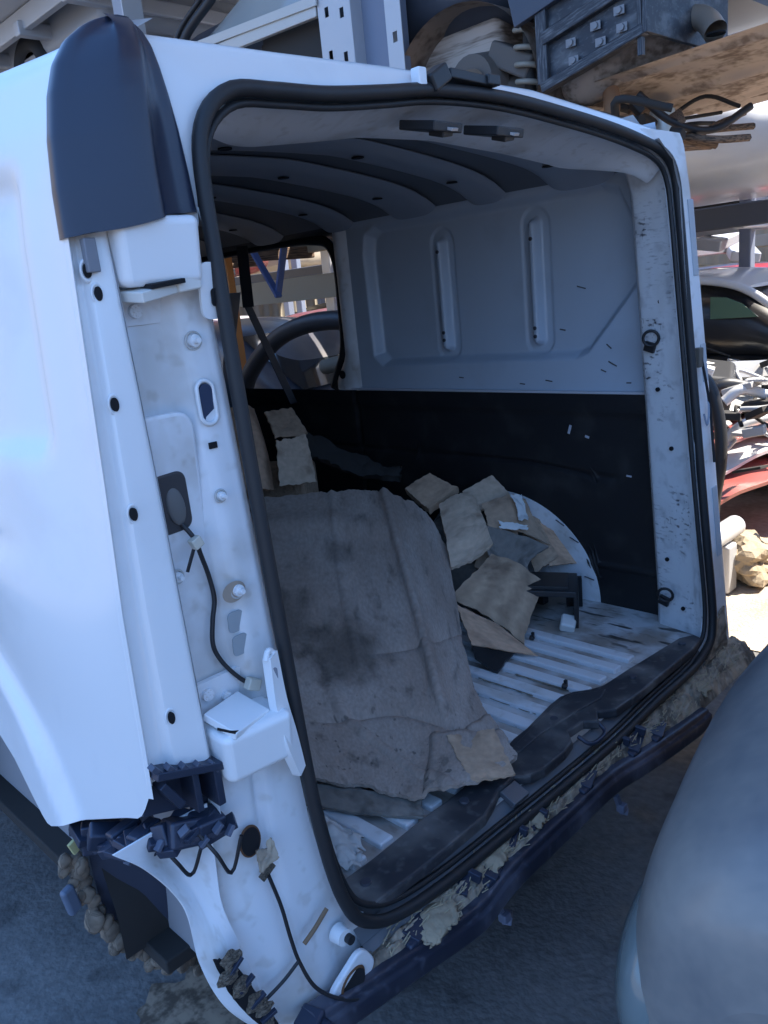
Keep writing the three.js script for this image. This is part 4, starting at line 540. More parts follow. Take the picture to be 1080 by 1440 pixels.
  C('cardboard_sheet', [[[0.59, 0.86, -0.86], [0.64, 0.885, -0.835], [0.69, 0.885, -0.81]], [[0.50, 0.80, -0.765], [0.57, 0.825, -0.725], [0.62, 0.83, -0.70]], [[0.41, 0.725, -0.675], [0.49, 0.74, -0.64], [0.56, 0.775, -0.62]]], 0.012, cardBeige, 'creased beige cardboard strip between the mat and the pile', 0.022, 10, 'cardboard', 24);
  // core of the pile hidden below, so that nothing floats
  solo('cardboard_box', [boxUV(box(0.26, 0.17, 0.26, 0.66, 0.635, -0.76, 0, 0.5, 0.1)), boxUV(box(0.22, 0.10, 0.22, 0.69, 0.75, -0.83, 0.1, 0.3, 0.1))].map((g) => g), cardGrey, 'dark squashed box at the bottom of the cardboard pile', 'box', 'scraps of cardboard in the van');
  const bt = thing('battery_tray', 'black plastic tray on the floor in front of the wheel arch', 'tray', [0.60, 0.552, -0.47]);
  part('tray_top', [box(0.17, 0.018, 0.20, 0, 0.108, 0, 0.05, 0.55, -0.04), box(0.13, 0.01, 0.15, 0, 0.12, 0, 0.05, 0.55, -0.04)], blackPlastic, bt); part('tray_side', [box(0.17, 0.10, 0.012, 0.05, 0.05, 0.082, 0, 0.55, 0), box(0.012, 0.10, 0.05, 0.12, 0.05, 0.03, 0, 0.55, 0)], M(0.012, 0.012, 0.014, 0.5), bt); part('tray_foot', [box(0.03, 0.1, 0.03, -0.07, 0.05, -0.06), box(0.03, 0.1, 0.03, 0.09, 0.05, -0.07)], blackPlastic, bt);
  solo('white_wrapper', box(0.055, 0.03, 0.045, 0.565, 0.568, -0.365, 0.25, 0.5, 0.15, 0.25), paperWhite, 'small white wrapper on the floor by the black tray', 'wrapper');
  // back of the load space
  const bb = thing('cardboard_box', 'open beige carton standing behind the big mat under the side door', 'carton', [0, 0, 0], 'scraps of cardboard in the van');
  part('carton_side', sheet([[[0.36, 1.10, -1.40], [0.47, 1.10, -1.36]], [[0.30, 0.955, -1.335], [0.43, 0.945, -1.285]]], 0.006, 16, 16, 0.02, 10, 0.06, 2), cardBeige, bb);
  part('carton_flap', [sheet([[[0.40, 1.19, -1.50], [0.53, 1.18, -1.50]], [[0.36, 1.10, -1.40], [0.49, 1.10, -1.37]]], 0.006, 12, 12, 0.02, 10, 0.06, 5), box(0.14, 0.40, 0.25, 0.45, 0.79, -1.52, 0, 0.5, 0)], cardBrown, bb);
  solo('cardboard_roll', sheet([[[0.27, 1.20, -1.62], [0.34, 1.23, -1.54], [0.41, 1.20, -1.58]], [[0.22, 1.07, -1.54], [0.31, 1.10, -1.44], [0.37, 1.06, -1.48]], [[0.19, 0.93, -1.46], [0.25, 0.95, -1.38], [0.32, 0.93, -1.40]]], 0.008, 20, 20, 0.012, 8, 0.03), cardTan, 'bent brown cardboard at the far left behind the mat', 'cardboard', 'scraps of cardboard in the van');
  solo('dark_trim_strip', sheet([[[0.55, 1.10, -1.50], [0.64, 0.985, -1.30], [0.71, 0.925, -1.14]], [[0.53, 1.0, -1.42], [0.60, 0.93, -1.26], [0.68, 0.90, -1.12]]], 0.03, 30, 8, 0.02, 14, 0.05), underDark, 'long dark torn trim strip along the wall behind the mat', 'trim strip');
  solo('seat_base', [boxUV(box(0.6, 0.38, 0.4, 0.1, 0.74, -2.1, 0, 0.2, 0)), boxUV(box(0.55, 0.3, 0.3, 0.35, 0.72, -1.6, 0, 0.3, 0.1))], blackPlastic, 'low black box in the dark front of the load space', 'seat base');
}

// ================================================================ CARS
// loft along local x (front at -x): sections [x, yBottom, yTop, halfWidth, roundness]
function loft(S, n = 36, sub = 6) {
  const C = (k) => new THREE.CatmullRomCurve3(S.map((s) => V(s[0], s[k], 0)), false, 'centripetal');
  const N = (S.length - 1) * sub, c1 = C(1), c2 = C(2), c3 = C(3);
  const body = surf((u, v) => {
    const q1 = c1.getPoint(v), q2 = c2.getPoint(v), q3 = c3.getPoint(v), r = lerp(S[Math.min(S.length - 1, Math.floor(v * (S.length - 1)))][4] ?? 4, 4, 0), a = u * 2 * Math.PI + Math.PI / 4;
    const cx = Math.cos(a), cy = Math.sin(a), k = Math.pow(Math.pow(Math.abs(cx), r) + Math.pow(Math.abs(cy), r), -1 / r), hy = (q2.y - q1.y) / 2, tum = 1 - 0.06 * Math.max(0, cy * k);
    return [q2.x, q1.y + hy + cy * k * hy, cx * k * q3.y * tum, q2.x, u * 3];
  }, n, N);
  const cap = (v, s) => { const q1 = S[s], m = []; const hy = (q1[2] - q1[1]) / 2, r = q1[4] ?? 4; return surf((u, w) => { const a = u * 2 * Math.PI + Math.PI / 4, cx = Math.cos(a), cy = Math.sin(a), k = Math.pow(Math.pow(Math.abs(cx), r) + Math.pow(Math.abs(cy), r), -1 / r) * w; return [q1[0], q1[1] + hy + cy * k * hy, cx * k * q1[3] * (1 - 0.06 * Math.max(0, cy * k)), 0, w]; }, n, 3); void m; };
  return mergeGeometries([body, cap(0, 0), cap(1, S.length - 1)]);
}
function carWheel(o, x, y, z, r = 0.3) { const w = part('wheel', new THREE.TorusGeometry(r * 0.75, r * 0.27, 14, 36).scale(1, 1, 1.2).translate(x, y, z), tyreMat, o); part('rim', [cyl(r * 0.62, r * 0.62, 0.1, x, y, z, 'z', 24)], M(0.4, 0.41, 0.43, 0.4, 0.6), w); }
// a plain hatchback, front at -x, centred; windows are panels of glass set proud of the cabin
function car(name, label, pos, turn, paint, o = {}) {
  const t = thing(name, label, 'car', pos, o.group); t.rotation.y = turn;
  const hw = o.hw ?? 0.85;
  part('body', loft([[-2.02, 0.36, 0.58, hw * 0.72, 3], [-1.95, 0.26, 0.70, hw * 0.86, 3.4], [-1.6, 0.24, 0.82, hw * 0.97, 4], [-0.9, 0.24, 0.93, hw, 4.5], [0, 0.24, 0.96, hw, 4.5], [1.2, 0.24, 0.99, hw, 4.5], [1.75, 0.26, 0.99, hw * 0.97, 4], [1.98, 0.34, 0.92, hw * 0.88, 3.4], [2.03, 0.42, 0.8, hw * 0.75, 3]]), paint, t);
  part('cabin', loft([[-0.98, 0.85, 0.90, hw * 0.86, 4], [-0.35, 0.85, 1.36, hw * 0.80, 4.5], [0.1, 0.85, 1.45, hw * 0.79, 4.5], [0.8, 0.85, 1.45, hw * 0.79, 4.5], [1.45, 0.85, 1.36, hw * 0.78, 4.5], [1.9, 0.85, 0.96, hw * 0.78, 4]]), o.cabin ?? paint, t);
  for (const s of [-1, 1]) {
    part('side_window', [prism([[-0.72, 1.0], [-0.22, 1.32], [0.25, 1.38], [0.25, 1.0]], 0.006, 0.002).translate(0, 0, 0).applyMatrix4(new THREE.Matrix4().makeRotationX(s * -0.10)).translate(0, 0, s * (hw * 0.885))], glassDark, t);
    part('side_window', [prism([[0.32, 1.0], [0.32, 1.385], [0.85, 1.38], [1.3, 1.28], [1.42, 1.0]], 0.006, 0.002).applyMatrix4(new THREE.Matrix4().makeRotationX(s * -0.10)).translate(0, 0, s * (hw * 0.885))], glassDark, t);
    part('headlamp', [new THREE.SphereGeometry(0.13, 16, 10).scale(0.9, 0.6, 1.3).translate(-1.84, 0.68, s * hw * 0.72)], M(0.5, 0.52, 0.55, 0.15), t);
    part('tail_lamp', [box(0.08, 0.22, 0.12, 1.93, 0.86, s * hw * 0.76, 0, 0, 0, 0.3)], M(0.35, 0.01, 0.012, 0.25), t);
    part('sill', [box(1.9, 0.09, 0.06, 0.0, 0.27, s * hw * 0.98)], blackPlastic, t);
    if (o.wheels !== false) for (const x of [-1.3, 1.25]) carWheel(t, x, 0.3, s * (hw - 0.1));
  }
  part('windscreen', [surf((u, v) => [lerp(-0.93, -0.36, v) - 0.01, lerp(0.95, 1.34, v) + 0.01, lerp(-1, 1, u) * hw * 0.68], 2, 2)], glassDark, t);
  part('rear_window', [surf((u, v) => [lerp(1.86, 1.5, v) + 0.01, lerp(1.0, 1.31, v) + 0.01, lerp(-1, 1, u) * hw * 0.66], 2, 2)], glassDark, t);
  return t;
}
const H = Math.PI / 2;
// ---- dusty grey car close behind the van
{
  const t = thing('parked_car', 'dusty blue grey car close behind the van, its front corner filling the lower right', 'car', [-0.025, 0.085, -0.055]);
  const dusty = tex(512, (u, v) => { const a = tfbm(u, v, 4, 5, 3), b = tfbm(u, v, 14, 5, 7), c = tfbm(u, v, 70, 3, 4); const d = Math.max(0, Math.min(1, sm(-0.12, 0.22, a) * 0.7 + sm(0.0, 0.35, b) * 0.4 + c * 0.35 - sm(0.15, 0.3, tfbm(u, v, 9, 4, 40)) * 0.5)); return mix3([0.085, 0.09, 0.105], [0.33, 0.305, 0.27], d); });
  dusty.repeat.set(1.1, 1.1);
  const dp = M(1, 1, 1, 0.55, 0, { map: dusty, clearcoat: 0.25, clearcoatRoughness: 0.38 });
  const dpv = M(1, 1, 1, 0.45, 0, { vertexColors: true, clearcoat: 0.5, clearcoatRoughness: 0.22 });
  function dustColour(g) { const p = g.attributes.position, c = new Float32Array(p.count * 3); for (let i = 0; i < p.count; i++) { const x = p.getX(i), y = p.getY(i), z = p.getZ(i), a = fbm(x * 3, y * 3, z * 3, 4), b = fbm(x * 14 + y * 5, y * 9, z * 14, 4), f = fbm(x * 60, y * 60, z * 60, 2); const d = Math.max(0, Math.min(1, 0.45 + 0.9 * a + 0.28 * b + 0.22 * f)), k = mix3([0.10, 0.107, 0.122], [0.30, 0.275, 0.243], d); c.set(k, i * 3); } g.setAttribute('color', new THREE.BufferAttribute(c, 3)); return g; }
  const cz = 1.37;
  part('bonnet', dustColour(loft([[-0.545, 0.42, 0.70, 0.76, 4], [-0.525, 0.34, 0.79, 0.85, 4], [-0.46, 0.3, 0.875, 0.90, 4], [-0.36, 0.4, 0.935, 0.905, 4], [-0.2, 0.5, 0.985, 0.91, 4], [0.0, 0.5, 1.005, 0.915, 4], [0.4, 0.5, 1.03, 0.92, 4], [1.1, 0.5, 1.05, 0.92, 4]], 360, 36).translate(0, 0, cz)), dpv, t);
  part('front_bumper', [loft([[-0.66, 0.30, 0.47, 0.70, 3], [-0.62, 0.22, 0.56, 0.80, 3.4], [-0.45, 0.2, 0.60, 0.86, 4], [0.1, 0.2, 0.60, 0.885, 4], [0.45, 0.2, 0.60, 0.89, 4]]).translate(0, 0, cz)], dp, t);
  part('wing', [box(1.5, 0.42, 0.1, 0.95, 0.62, cz - 0.84), box(1.5, 0.42, 0.1, 0.95, 0.62, cz + 0.84)], dp, t);
  for (const s of [-1, 1]) { const hl = part('headlamp', [new THREE.SphereGeometry(0.2, 24, 16).scale(0.85, 0.75, 0.4).rotateZ(0.5).translate(-0.37, 0.52, cz + s * 0.86)], M(0.26, 0.31, 0.31, 0.2, 0, { transmission: 0.4, thickness: 0, clearcoat: 1, clearcoatRoughness: 0.05 }), t); part('reflector', [new THREE.SphereGeometry(0.12, 16, 12).scale(0.8, 0.8, 0.4).translate(-0.36, 0.52, cz + s * 0.85)], chrome, hl); carWheel(t, 0.25, 0.3, cz + s * 0.76); carWheel(t, 2.8, 0.3, cz + s * 0.76); }
  part('cabin', loft([[1.0, 0.85, 1.0, 0.78, 4], [1.6, 0.85, 1.38, 0.72, 4.5], [2.4, 0.85, 1.46, 0.70, 4.5], [3.2, 0.85, 1.36, 0.7, 4.5], [3.55, 0.85, 0.98, 0.72, 4]]).translate(0, 0, cz), dp, t);
  part('body', loft([[1.0, 0.24, 1.0, 0.86, 4.5], [2.4, 0.24, 1.0, 0.88, 4.5], [3.4, 0.26, 0.98, 0.84, 4], [3.7, 0.36, 0.88, 0.74, 3.4]]).translate(0, 0, cz), dp, t);
  part('windscreen', [surf((u, v) => [lerp(1.06, 1.58, v) - 0.01, lerp(1.0, 1.36, v) + 0.01, cz + lerp(-0.62, 0.62, u)], 2, 2)], glassDark, t);
}

// ---- storage rack: uprights, beams
const rackA = thing('storage_rack', 'galvanised rack beside the van that carries wrecked cars on its upper level', 'rack', [0, 0, 0]);
{
  // perforated upright: wide channel with two flanges
  const perf = (z0, z1, x) => {
    const u = part('upright', [box(0.05, 5.2, z1 - z0 - 0.22, x + 0.10, 2.6, (z0 + z1) / 2 + 0.04)], galvBlue, rackA);
    const mk = (zc, w) => { const s = new THREE.Shape([[-w / 2, 0], [w / 2, 0], [w / 2, 5.2], [-w / 2, 5.2]].map((p) => new THREE.Vector2(...p))); for (let k = 0; k < 26; k++) for (const q of w > 0.1 ? [-0.25, 0.22] : [0]) { const h = new THREE.Path(), cx = q * w + 0.0, cy = 0.2 + k * 0.19 + (q > 0 ? 0.03 : 0); h.moveTo(cx - 0.014, cy - 0.022); h.lineTo(cx + 0.014, cy - 0.022); h.lineTo(cx + 0.014, cy + 0.022); h.lineTo(cx - 0.014, cy + 0.022); h.closePath(); s.holes.push(h); } return new THREE.ExtrudeGeometry(s, { depth: 0.004, bevelEnabled: false }).rotateY(H).translate(x, 0, zc); };
    part('flange', [mk(z0 + 0.11, 0.22), box(0.1, 5.2, 0.006, x + 0.05, 2.6, z0 + 0.223)], galv, u); part('flange', [mk(z1 - 0.045, 0.09), box(0.1, 5.2, 0.006, x + 0.05, 2.6, z1 - 0.093)], galv, u);
  };
  perf(-2.39, -1.85, 1.7);
  part('flange', [box(0.14, 5.2, 0.012, 1.7, 2.6, -4.06)], galv, part('upright', [box(0.06, 5.2, 0.25, 1.75, 2.6, -4.2)], M(0.33, 0.36, 0.42, 0.5, 0.3), rackA));
  for (const [x, z] of [[3.5, -2.1], [3.5, -4.2], [1.75, -7.2], [3.5, -7.2], [1.75, 2.0], [3.5, 2.0]]) part('upright', [box(0.12, 5.2, 0.12, x, 2.6, z)], galvBlue, rackA);
  for (const [x, y] of [[1.72, 2.02], [3.5, 2.02], [1.72, 3.75], [3.5, 3.75]]) part('beam', y > 3 ? [box(0.06, 0.14, 9.4, x, y, -2.6)] : [box(0.06, 0.14, 5.9, x, y, -4.45)], y > 3 ? galv : M(0.34, 0.28, 0.2, 0.7), rackA);
  for (const z of [-6.4, -5.6, -4.8, -3.4, -2.7, -1.9]) { part('cross_beam', [box(1.9, 0.1, 0.08, 2.6, 1.96, z)], rusty, rackA); part('cross_beam', [box(1.9, 0.1, 0.08, 2.6, 3.69, z)], galv, rackA); }
  part('brace', [bar([2.2, 1.6, -3.62], [2.2, 2.15, -4.0], 0.05, 0.02), bar([2.22, 1.6, -3.66], [2.22, 2.15, -3.42], 0.05, 0.02)], M(0.06, 0.10, 0.24, 0.5), rackA, 'blue diagonal brace');
  part('shelf_board', [box(0.03, 0.20, 3.6, 3.42, 1.66, -4.4)], M(0.42, 0.35, 0.26, 0.8), rackA); part('shelf_board', [box(0.03, 0.26, 3.6, 3.45, 2.18, -4.4)], M(0.16, 0.14, 0.13, 0.8), rackA);
  part('deck_sheet', [box(2.3, 0.03, 9.2, 2.5, 3.84, -2.6)], galv, rackA);
}
// ---- added canopy out of view, keeps the sun off the van
{
  const c = thing('added_canopy', 'added unseen sheet metal canopy that shades the van and the rack', 'canopy', [0, 0, 0]);
  part('roof_sheet', [surf((u, v) => { const x = lerp(-0.75, 3.75, u); return [x, 5.32 + 0.02 * Math.sin(x * 40) , lerp(-5.0, 5.2, v)]; }, 240, 2), box(4.4, 0.02, 10.2, 1.5, 5.29, 0.1)], galv, c);
  for (const z of [-4.8, -1.5, 1.8, 5.0]) part('rafter', [box(4.5, 0.14, 0.08, 1.5, 5.2, z)], galv, c);
  for (const z of [-4.8, 5.0]) part('post', [box(0.12, 5.2, 0.12, 3.75, 2.6, z)], galv, c);
}
// ---- wreck on the upper level, seen from below
{
  const t = thing('stripped_car', 'stripped car on the rack above the van showing its tan underbody and silencer', 'car', [0, 0, 0], 'wrecked cars on the rack');
  // underbody pan, tilting up to the rear
  part('underbody', [surf((u, v) => { const x = lerp(1.95, 3.45, u), z = lerp(-1.25, -0.12, v); return [x, 2.30 + 0.10 * sm(0, 0.35, u) * 0 + 0.03 * Math.sin(u * 9) * (1 - v) - 0.10 * Math.sin(Math.min(1, u * 1.2) * Math.PI) * 0.4 + 0.05 * v - 0.018 * Math.pow(Math.max(0, Math.sin(x * 16)), 6) * sm(0.05, 0.2, v) * (1 - sm(0.8, 0.95, v)) - 0.03 * sm(0.86, 0.93, v), z, x, z]; }, 120, 40), box(1.5, 0.3, 3.0, 2.7, 2.55, -3.0)], underTan, t);
  part('wheel_arch_liner', [surf((u, v) => { const a = lerp(-0.15, Math.PI + 0.1, u); return [lerp(1.78, 2.3, v), 2.33 + 0.40 * Math.sin(a), -1.62 + 0.42 * Math.cos(a), u * 1.2, v * 0.5]; }, 30, 8), surf((u, v) => { const a = lerp(0, Math.PI, u); return [2.3, 2.33 + 0.40 * v * Math.sin(a), -1.62 + 0.42 * v * Math.cos(a), u, v]; }, 24, 6)], M(0.42, 0.4, 0.38, 0.9, 0, { map: underMap }), t);
  part('axle_arm', [tube([[1.85, 2.42, -1.62], [2.0, 2.38, -1.5], [2.1, 2.36, -1.3], [2.0, 2.32, -1.1]], 0.07, 20, 10), cyl(0.12, 0.14, 0.10, 1.9, 2.42, -1.60, 'x', 24), cyl(0.05, 0.05, 0.14, 1.85, 2.42, -1.60, 'x', 16), box(0.12, 0.1, 0.24, 1.95, 2.48, -1.42, 0.5, 0, 0)], M(0.13, 0.11, 0.095, 0.75), t);
  part('hub', [cyl(0.06, 0.075, 0.06, 1.80, 2.40, -1.58, 'x', 20), ...[0, 1, 2, 3, 4].map((i) => cyl(0.01, 0.01, 0.03, 1.765, 2.40 + 0.04 * Math.sin(i * 1.257), -1.58 + 0.04 * Math.cos(i * 1.257), 'x', 8))], M(0.28, 0.2, 0.14, 0.8), t);
  const co = []; for (let i = 0; i <= 120; i++) { const a = i / 120 * 2 * Math.PI * 6; co.push([1.92 + 0.055 * Math.cos(a), 2.27 + 0.40 * i / 120, -1.33 + 0.055 * Math.sin(a)]); }
  part('coil_spring', [tube(co, 0.012, 300, 8)], M(0.3, 0.27, 0.22, 0.6, 0.2), t); part('damper', [cyl(0.024, 0.024, 0.5, 1.92, 2.46, -1.33)], underDark, t);
  // rear quarter and crossmember in dark grey sheet
  const q = part('rear_crossmember', [surf((u, v) => { const z = lerp(-1.16, -0.72, u); return [1.78, lerp(2.29 + 0.10 * u, 2.78, v), z, z, v]; }, 10, 8), box(0.03, 0.5, 0.05, 1.77, 2.56, -1.16), box(0.05, 0.04, 0.46, 1.77, 2.345, -0.94, -0.22, 0, 0), box(0.04, 0.05, 0.44, 1.768, 2.52, -0.94, -0.22, 0, 0), box(0.7, 0.4, 0.02, 2.1, 2.58, -0.71), box(0.025, 0.5, 0.02, 1.77, 2.56, -0.735)], M(0.8, 0.9, 1, 0.5, 0.2, { map: dustPlastic }), t);
  for (const [z, y] of [[-1.03, 2.43], [-0.92, 2.46], [-0.82, 2.485], [-1.02, 2.365], [-0.9, 2.40], [-0.81, 2.425]]) part('bolt_plate', [cyl(0.012, 0.014, 0.01, 1.764, y, z, 'x', 12), box(0.004, 0.03, 0.044, 1.768, y, z)], M(0.22, 0.22, 0.23, 0.5, 0.4), q);
  part('bumper_skin', [box(0.03, 0.22, 0.62, 1.76, 2.72, -1.0, -0.22, 0, 0)], M(0.045, 0.055, 0.08, 0.4), t);
  const mf = part('silencer', [new THREE.CapsuleGeometry(0.13, 0.32, 8, 24).scale(1, 1, 0.8).rotateX(1.25).rotateY(0.5).translate(2.12, 2.40, -0.98)], M(1, 1, 1, 0.55, 0.15, { map: underMap }), t);
  part('tail_pipe', [tube([[2.15, 2.52, -0.86], [2.16, 2.50, -0.76], [2.14, 2.46, -0.66], [2.10, 2.395, -0.60]], 0.045, 30, 16)], M(0.42, 0.36, 0.3, 0.4, 0.5), mf); part('pipe_mouth', [cyl(0.036, 0.036, 0.006, 2.098, 2.389, -0.598, 'y').translate(0, 0, 0)], darkHole, mf);
  part('exhaust_pipe', [tube([[2.06, 2.37, -1.08], [2.05, 2.30, -1.03], [2.02, 2.22, -1.0], [1.98, 2.12, -1.0], [1.9, 2.02, -1.03]], 0.034, 30, 12)], M(0.33, 0.17, 0.09, 0.7), t);
  part('suspension_beam', [box(1.4, 0.1, 0.12, 2.7, 2.16, -1.5), box(0.12, 0.09, 1.2, 2.25, 2.14, -1.7, 0.1, 0, 0), tube([[1.85, 2.22, -1.5], [2.1, 2.12, -1.25], [2.4, 2.10, -1.15], [3.2, 2.14, -1.1]], 0.03, 30, 8), tube([[1.9, 2.1, -1.3], [2.3, 2.18, -1.2], [2.8, 2.08, -0.9]], 0.02, 30, 8), box(0.2, 0.1, 0.25, 2.0, 2.16, -1.15, 0.2, 0.3, 0.2), box(0.12, 0.08, 0.2, 1.9, 2.12, -0.95, 0.4, 0.5, 0.1)], rusty, t);
  part('body', [boxUV(loft([[-1.0, 0.32, 1.0, 0.8, 4], [0.8, 0.32, 1.0, 0.83, 4.5], [2.2, 0.32, 0.95, 0.78, 4]]).rotateY(-H).translate(2.68, 2.3, -2.9)), boxUV(box(1.6, 0.6, 0.9, 2.65, 3.0, -1.0))], M(0.05, 0.055, 0.07, 0.4), t);
  const pan = t.children[0]; for (const [x, z] of [[2.5, -0.42], [2.75, -0.5], [2.25, -0.35], [3.0, -0.38], [2.4, -0.8]]) part('drain_plug', [cyl(0.03, 0.03, 0.012, x, 2.305, z, 'y', 18)], rusty, pan);
  const junk = [], junk2 = []; for (let i = 0; i < 46; i++) { const x = rr(1.8, 2.7), y = rr(2.03, 2.2), z = rr(-1.75, -0.75); (i % 2 ? junk : junk2).push(i % 3 === 0 ? tube([[x, y, z], [x + rr(-0.1, 0.1), y + rr(-0.05, 0.08), z + rr(0, 0.15)], [x + rr(0, 0.25), y + rr(-0.05, 0.1), z + rr(0.1, 0.3)]], rr(0.006, 0.018), 14, 6) : i % 3 === 1 ? box(rr(0.04, 0.14), rr(0.02, 0.06), rr(0.04, 0.14), x, y, z, rr(-1, 1), rr(-1, 1), rr(-1, 1)) : cyl(rr(0.015, 0.04), rr(0.015, 0.04), rr(0.04, 0.14), x, y, z, ['x', 'y', 'z'][i % 3], 14)); }
  part('axle_parts', junk, rusty, t).userData.kind = 'stuff'; part('axle_parts', junk2, underDark, t).userData.kind = 'stuff';
  part('hose', [tube([[2.05, 2.24, -0.9], [2.15, 2.12, -0.8], [2.3, 2.08, -0.7], [2.45, 2.16, -0.6]], 0.016, 24, 8)], wireBlack, t);
  part('shiny_canister', [cyl(0.055, 0.055, 0.14, 2.42, 2.15, -0.98), cyl(0.03, 0.03, 0.08, 2.42, 2.05, -0.98)], M(0.6, 0.68, 0.7, 0.3, 0.3), t);
}
// ---- further wreck on the upper level: only its window and pillar show over the van roof
{
  const t = thing('silver_car', 'silver car on the rack above the van roof, its triangular side window in view', 'car', [0, 0, 0], 'wrecked cars on the rack');
  part('body', [boxUV(loft([[-2.0, 0.5, 0.75, 0.6, 3], [-1.5, 0.3, 0.88, 0.8, 4], [0, 0.28, 0.92, 0.83, 4.5], [1.9, 0.3, 0.9, 0.76, 4]]).rotateY(-H).translate(2.6, 2.05, -4.9))], carPaint(0.45, 0.46, 0.48, 0.2), t);
  part('belt_strip', [bar([1.70, 3.03, -3.5], [1.69, 2.955, -2.38], 0.012, 0.045), bar([1.72, 2.975, -3.6], [1.71, 2.92, -2.4], 0.03, 0.06)], M(0.5, 0.49, 0.46, 0.4, 0.2), t);
  part('side_window', [surf((u, v) => [1.74 + 0.12 * v, lerp(3.03 - 0.06 * u, 3.12 + 0.32 * u, v), lerp(-3.52, -2.42, u)], 4, 4)], M(0.55, 0.6, 0.6, 0.08, 0, { transmission: 0.4, thickness: 0 }), t);
  part('window_frame', [tube([[1.70, 2.95, -3.66], [1.72, 3.10, -3.58], [1.75, 3.24, -3.3], [1.80, 3.45, -2.9], [1.85, 3.6, -2.5]], 0.026, 30, 8), tube([[1.685, 2.95, -3.70], [1.70, 3.12, -3.62], [1.73, 3.27, -3.34], [1.78, 3.48, -2.94]], 0.014, 30, 8)], blackPlastic, t);
  part('inner_trim', [box(0.02, 0.3, 0.5, 1.8, 2.82, -2.7), box(0.3, 0.5, 0.1, 2.0, 2.7, -3.0)], underDark, t);
  part('seat', [box(0.5, 0.7, 0.2, 2.2, 2.75, -3.2, 0.2, 0, 0)], M(0.2, 0.2, 0.19, 0.9), t);
}
// ---- more things on the upper levels at the far left
{
  const t = thing('stripped_car', 'dark wreck at the far end of the rack behind the black corner cap', 'car', [0, 0, 0], 'wrecked cars on the rack');
  part('underbody', [boxUV(box(1.5, 0.12, 2.4, 2.7, 3.42, -6.2)), boxUV(box(0.5, 0.16, 0.3, 2.1, 3.45, -5.2))], underTan, t);
  part('suspension_beam', [box(1.3, 0.1, 0.14, 2.5, 3.36, -5.4), tube([[1.9, 3.5, -5.0], [2.2, 3.34, -5.3], [2.6, 3.4, -5.8]], 0.05, 20, 8), cyl(0.16, 0.16, 0.2, 2.0, 3.4, -5.7, 'x'), box(0.2, 0.16, 0.3, 2.3, 3.30, -5.1, 0.3, 0.2, 0.1)], rusty, t);
  carWheel(t, 0, 0, 0); t.children[t.children.length - 1].geometry.rotateY(H).translate(1.95, 3.5, -6.0); t.children[t.children.length - 1].children[0].geometry.rotateY(H).translate(1.95, 3.5, -6.0);
  part('body', [boxUV(box(1.6, 0.5, 3.6, 2.7, 3.8, -6.6))], M(0.3, 0.31, 0.33, 0.4), t);
}
// ---- cars on the ground, seen through the side door and past the right pillar
car('wrecked_car', 'silver car seen through the side door furthest back on the left', [3.9, 0, -7.0], -0.5 + H, carPaint(0.5, 0.5, 0.52, 0.2), { group: 'wrecked cars on the ground' });
const dk = car('wrecked_car', 'dark grey car seen through the side door nearest the van', [2.75, 0, -4.6], H + 0.12, carPaint(0.085, 0.085, 0.105, 0.3), { group: 'wrecked cars on the ground' });
part('arch_trim', [tube([[-1.6, 0.5, 0.9], [-1.45, 0.75, 0.9], [-1.15, 0.8, 0.9], [-0.98, 0.55, 0.9]], 0.03, 20, 8)], blackPlastic, dk);
car('wrecked_car', 'maroon car behind the dark grey one in the side door view', [4.8, 0, -5.2], H - 0.1, carPaint(0.16, 0.012, 0.02, 0.15), { group: 'wrecked cars on the ground' });
{ // opened engine bay with bare bits in front of the dark car
  const t = thing('engine_block', 'bare brown engine parts heaped beside the sliding door opening', 'engine', [2.3, 0, -2.9]);
  part('block', [boxUV(box(0.5, 0.5, 0.6, 0.2, 0.55, 0, 0, 0.3, 0)), boxUV(box(0.35, 0.25, 0.4, 0.15, 0.9, 0.1, 0.2, 0.5, 0.1))], rusty, t); part('pulley', [cyl(0.09, 0.09, 0.05, -0.1, 0.95, 0.1, 'x', 28), cyl(0.05, 0.05, 0.08, -0.12, 0.95, 0.1, 'x', 24)], M(0.25, 0.19, 0.13, 0.6, 0.4), t);
  part('manifold', [tube([[-0.05, 1.12, -0.4], [0.0, 1.16, -0.1], [0.0, 1.14, 0.2], [0.05, 1.08, 0.4]], 0.05, 24, 10), tube([[0, 1.0, 0.3], [0, 1.25, 0.1], [0.1, 1.3, -0.2]], 0.03, 24, 8)], M(0.2, 0.18, 0.14, 0.7), t); part('hose', [tube([[-0.1, 0.7, 0.3], [-0.15, 1.0, 0.35], [0.0, 1.2, 0.5], [0.1, 0.9, 0.6]], 0.025, 30, 8)], wireBlack, t); part('stand', [box(0.6, 0.3, 0.7, 0.2, 0.15, 0)], underDark, t);
}
solo('car_arch_liner', tube([[1.85, 0.85, -3.72], [1.8, 1.1, -3.55], [1.8, 1.32, -3.25], [1.82, 1.42, -2.95], [1.86, 1.43, -2.6], [1.9, 1.36, -2.3]], 0.055, 40, 12).scale(1, 1, 1), blackPlastic, 'curved black wheel arch liner of the dark car in the side door opening', 'bumper');  // tube standing for the wheel arch liner of the dark car
solo('orange_post', box(0.06, 2.6, 0.06, 1.97, 1.3, -3.84), M(0.42, 0.15, 0.03, 0.6), 'orange brown post at the left edge of the side door view', 'post');
const bc = car('wrecked_car', 'black car with sun glare painted pale on its roof past the right pillar', [4.85, 0, -1.75], H + 0.05, carPaint(0.012, 0.012, 0.014, 0.05, 0.3), { group: 'wrecked cars on the ground', });
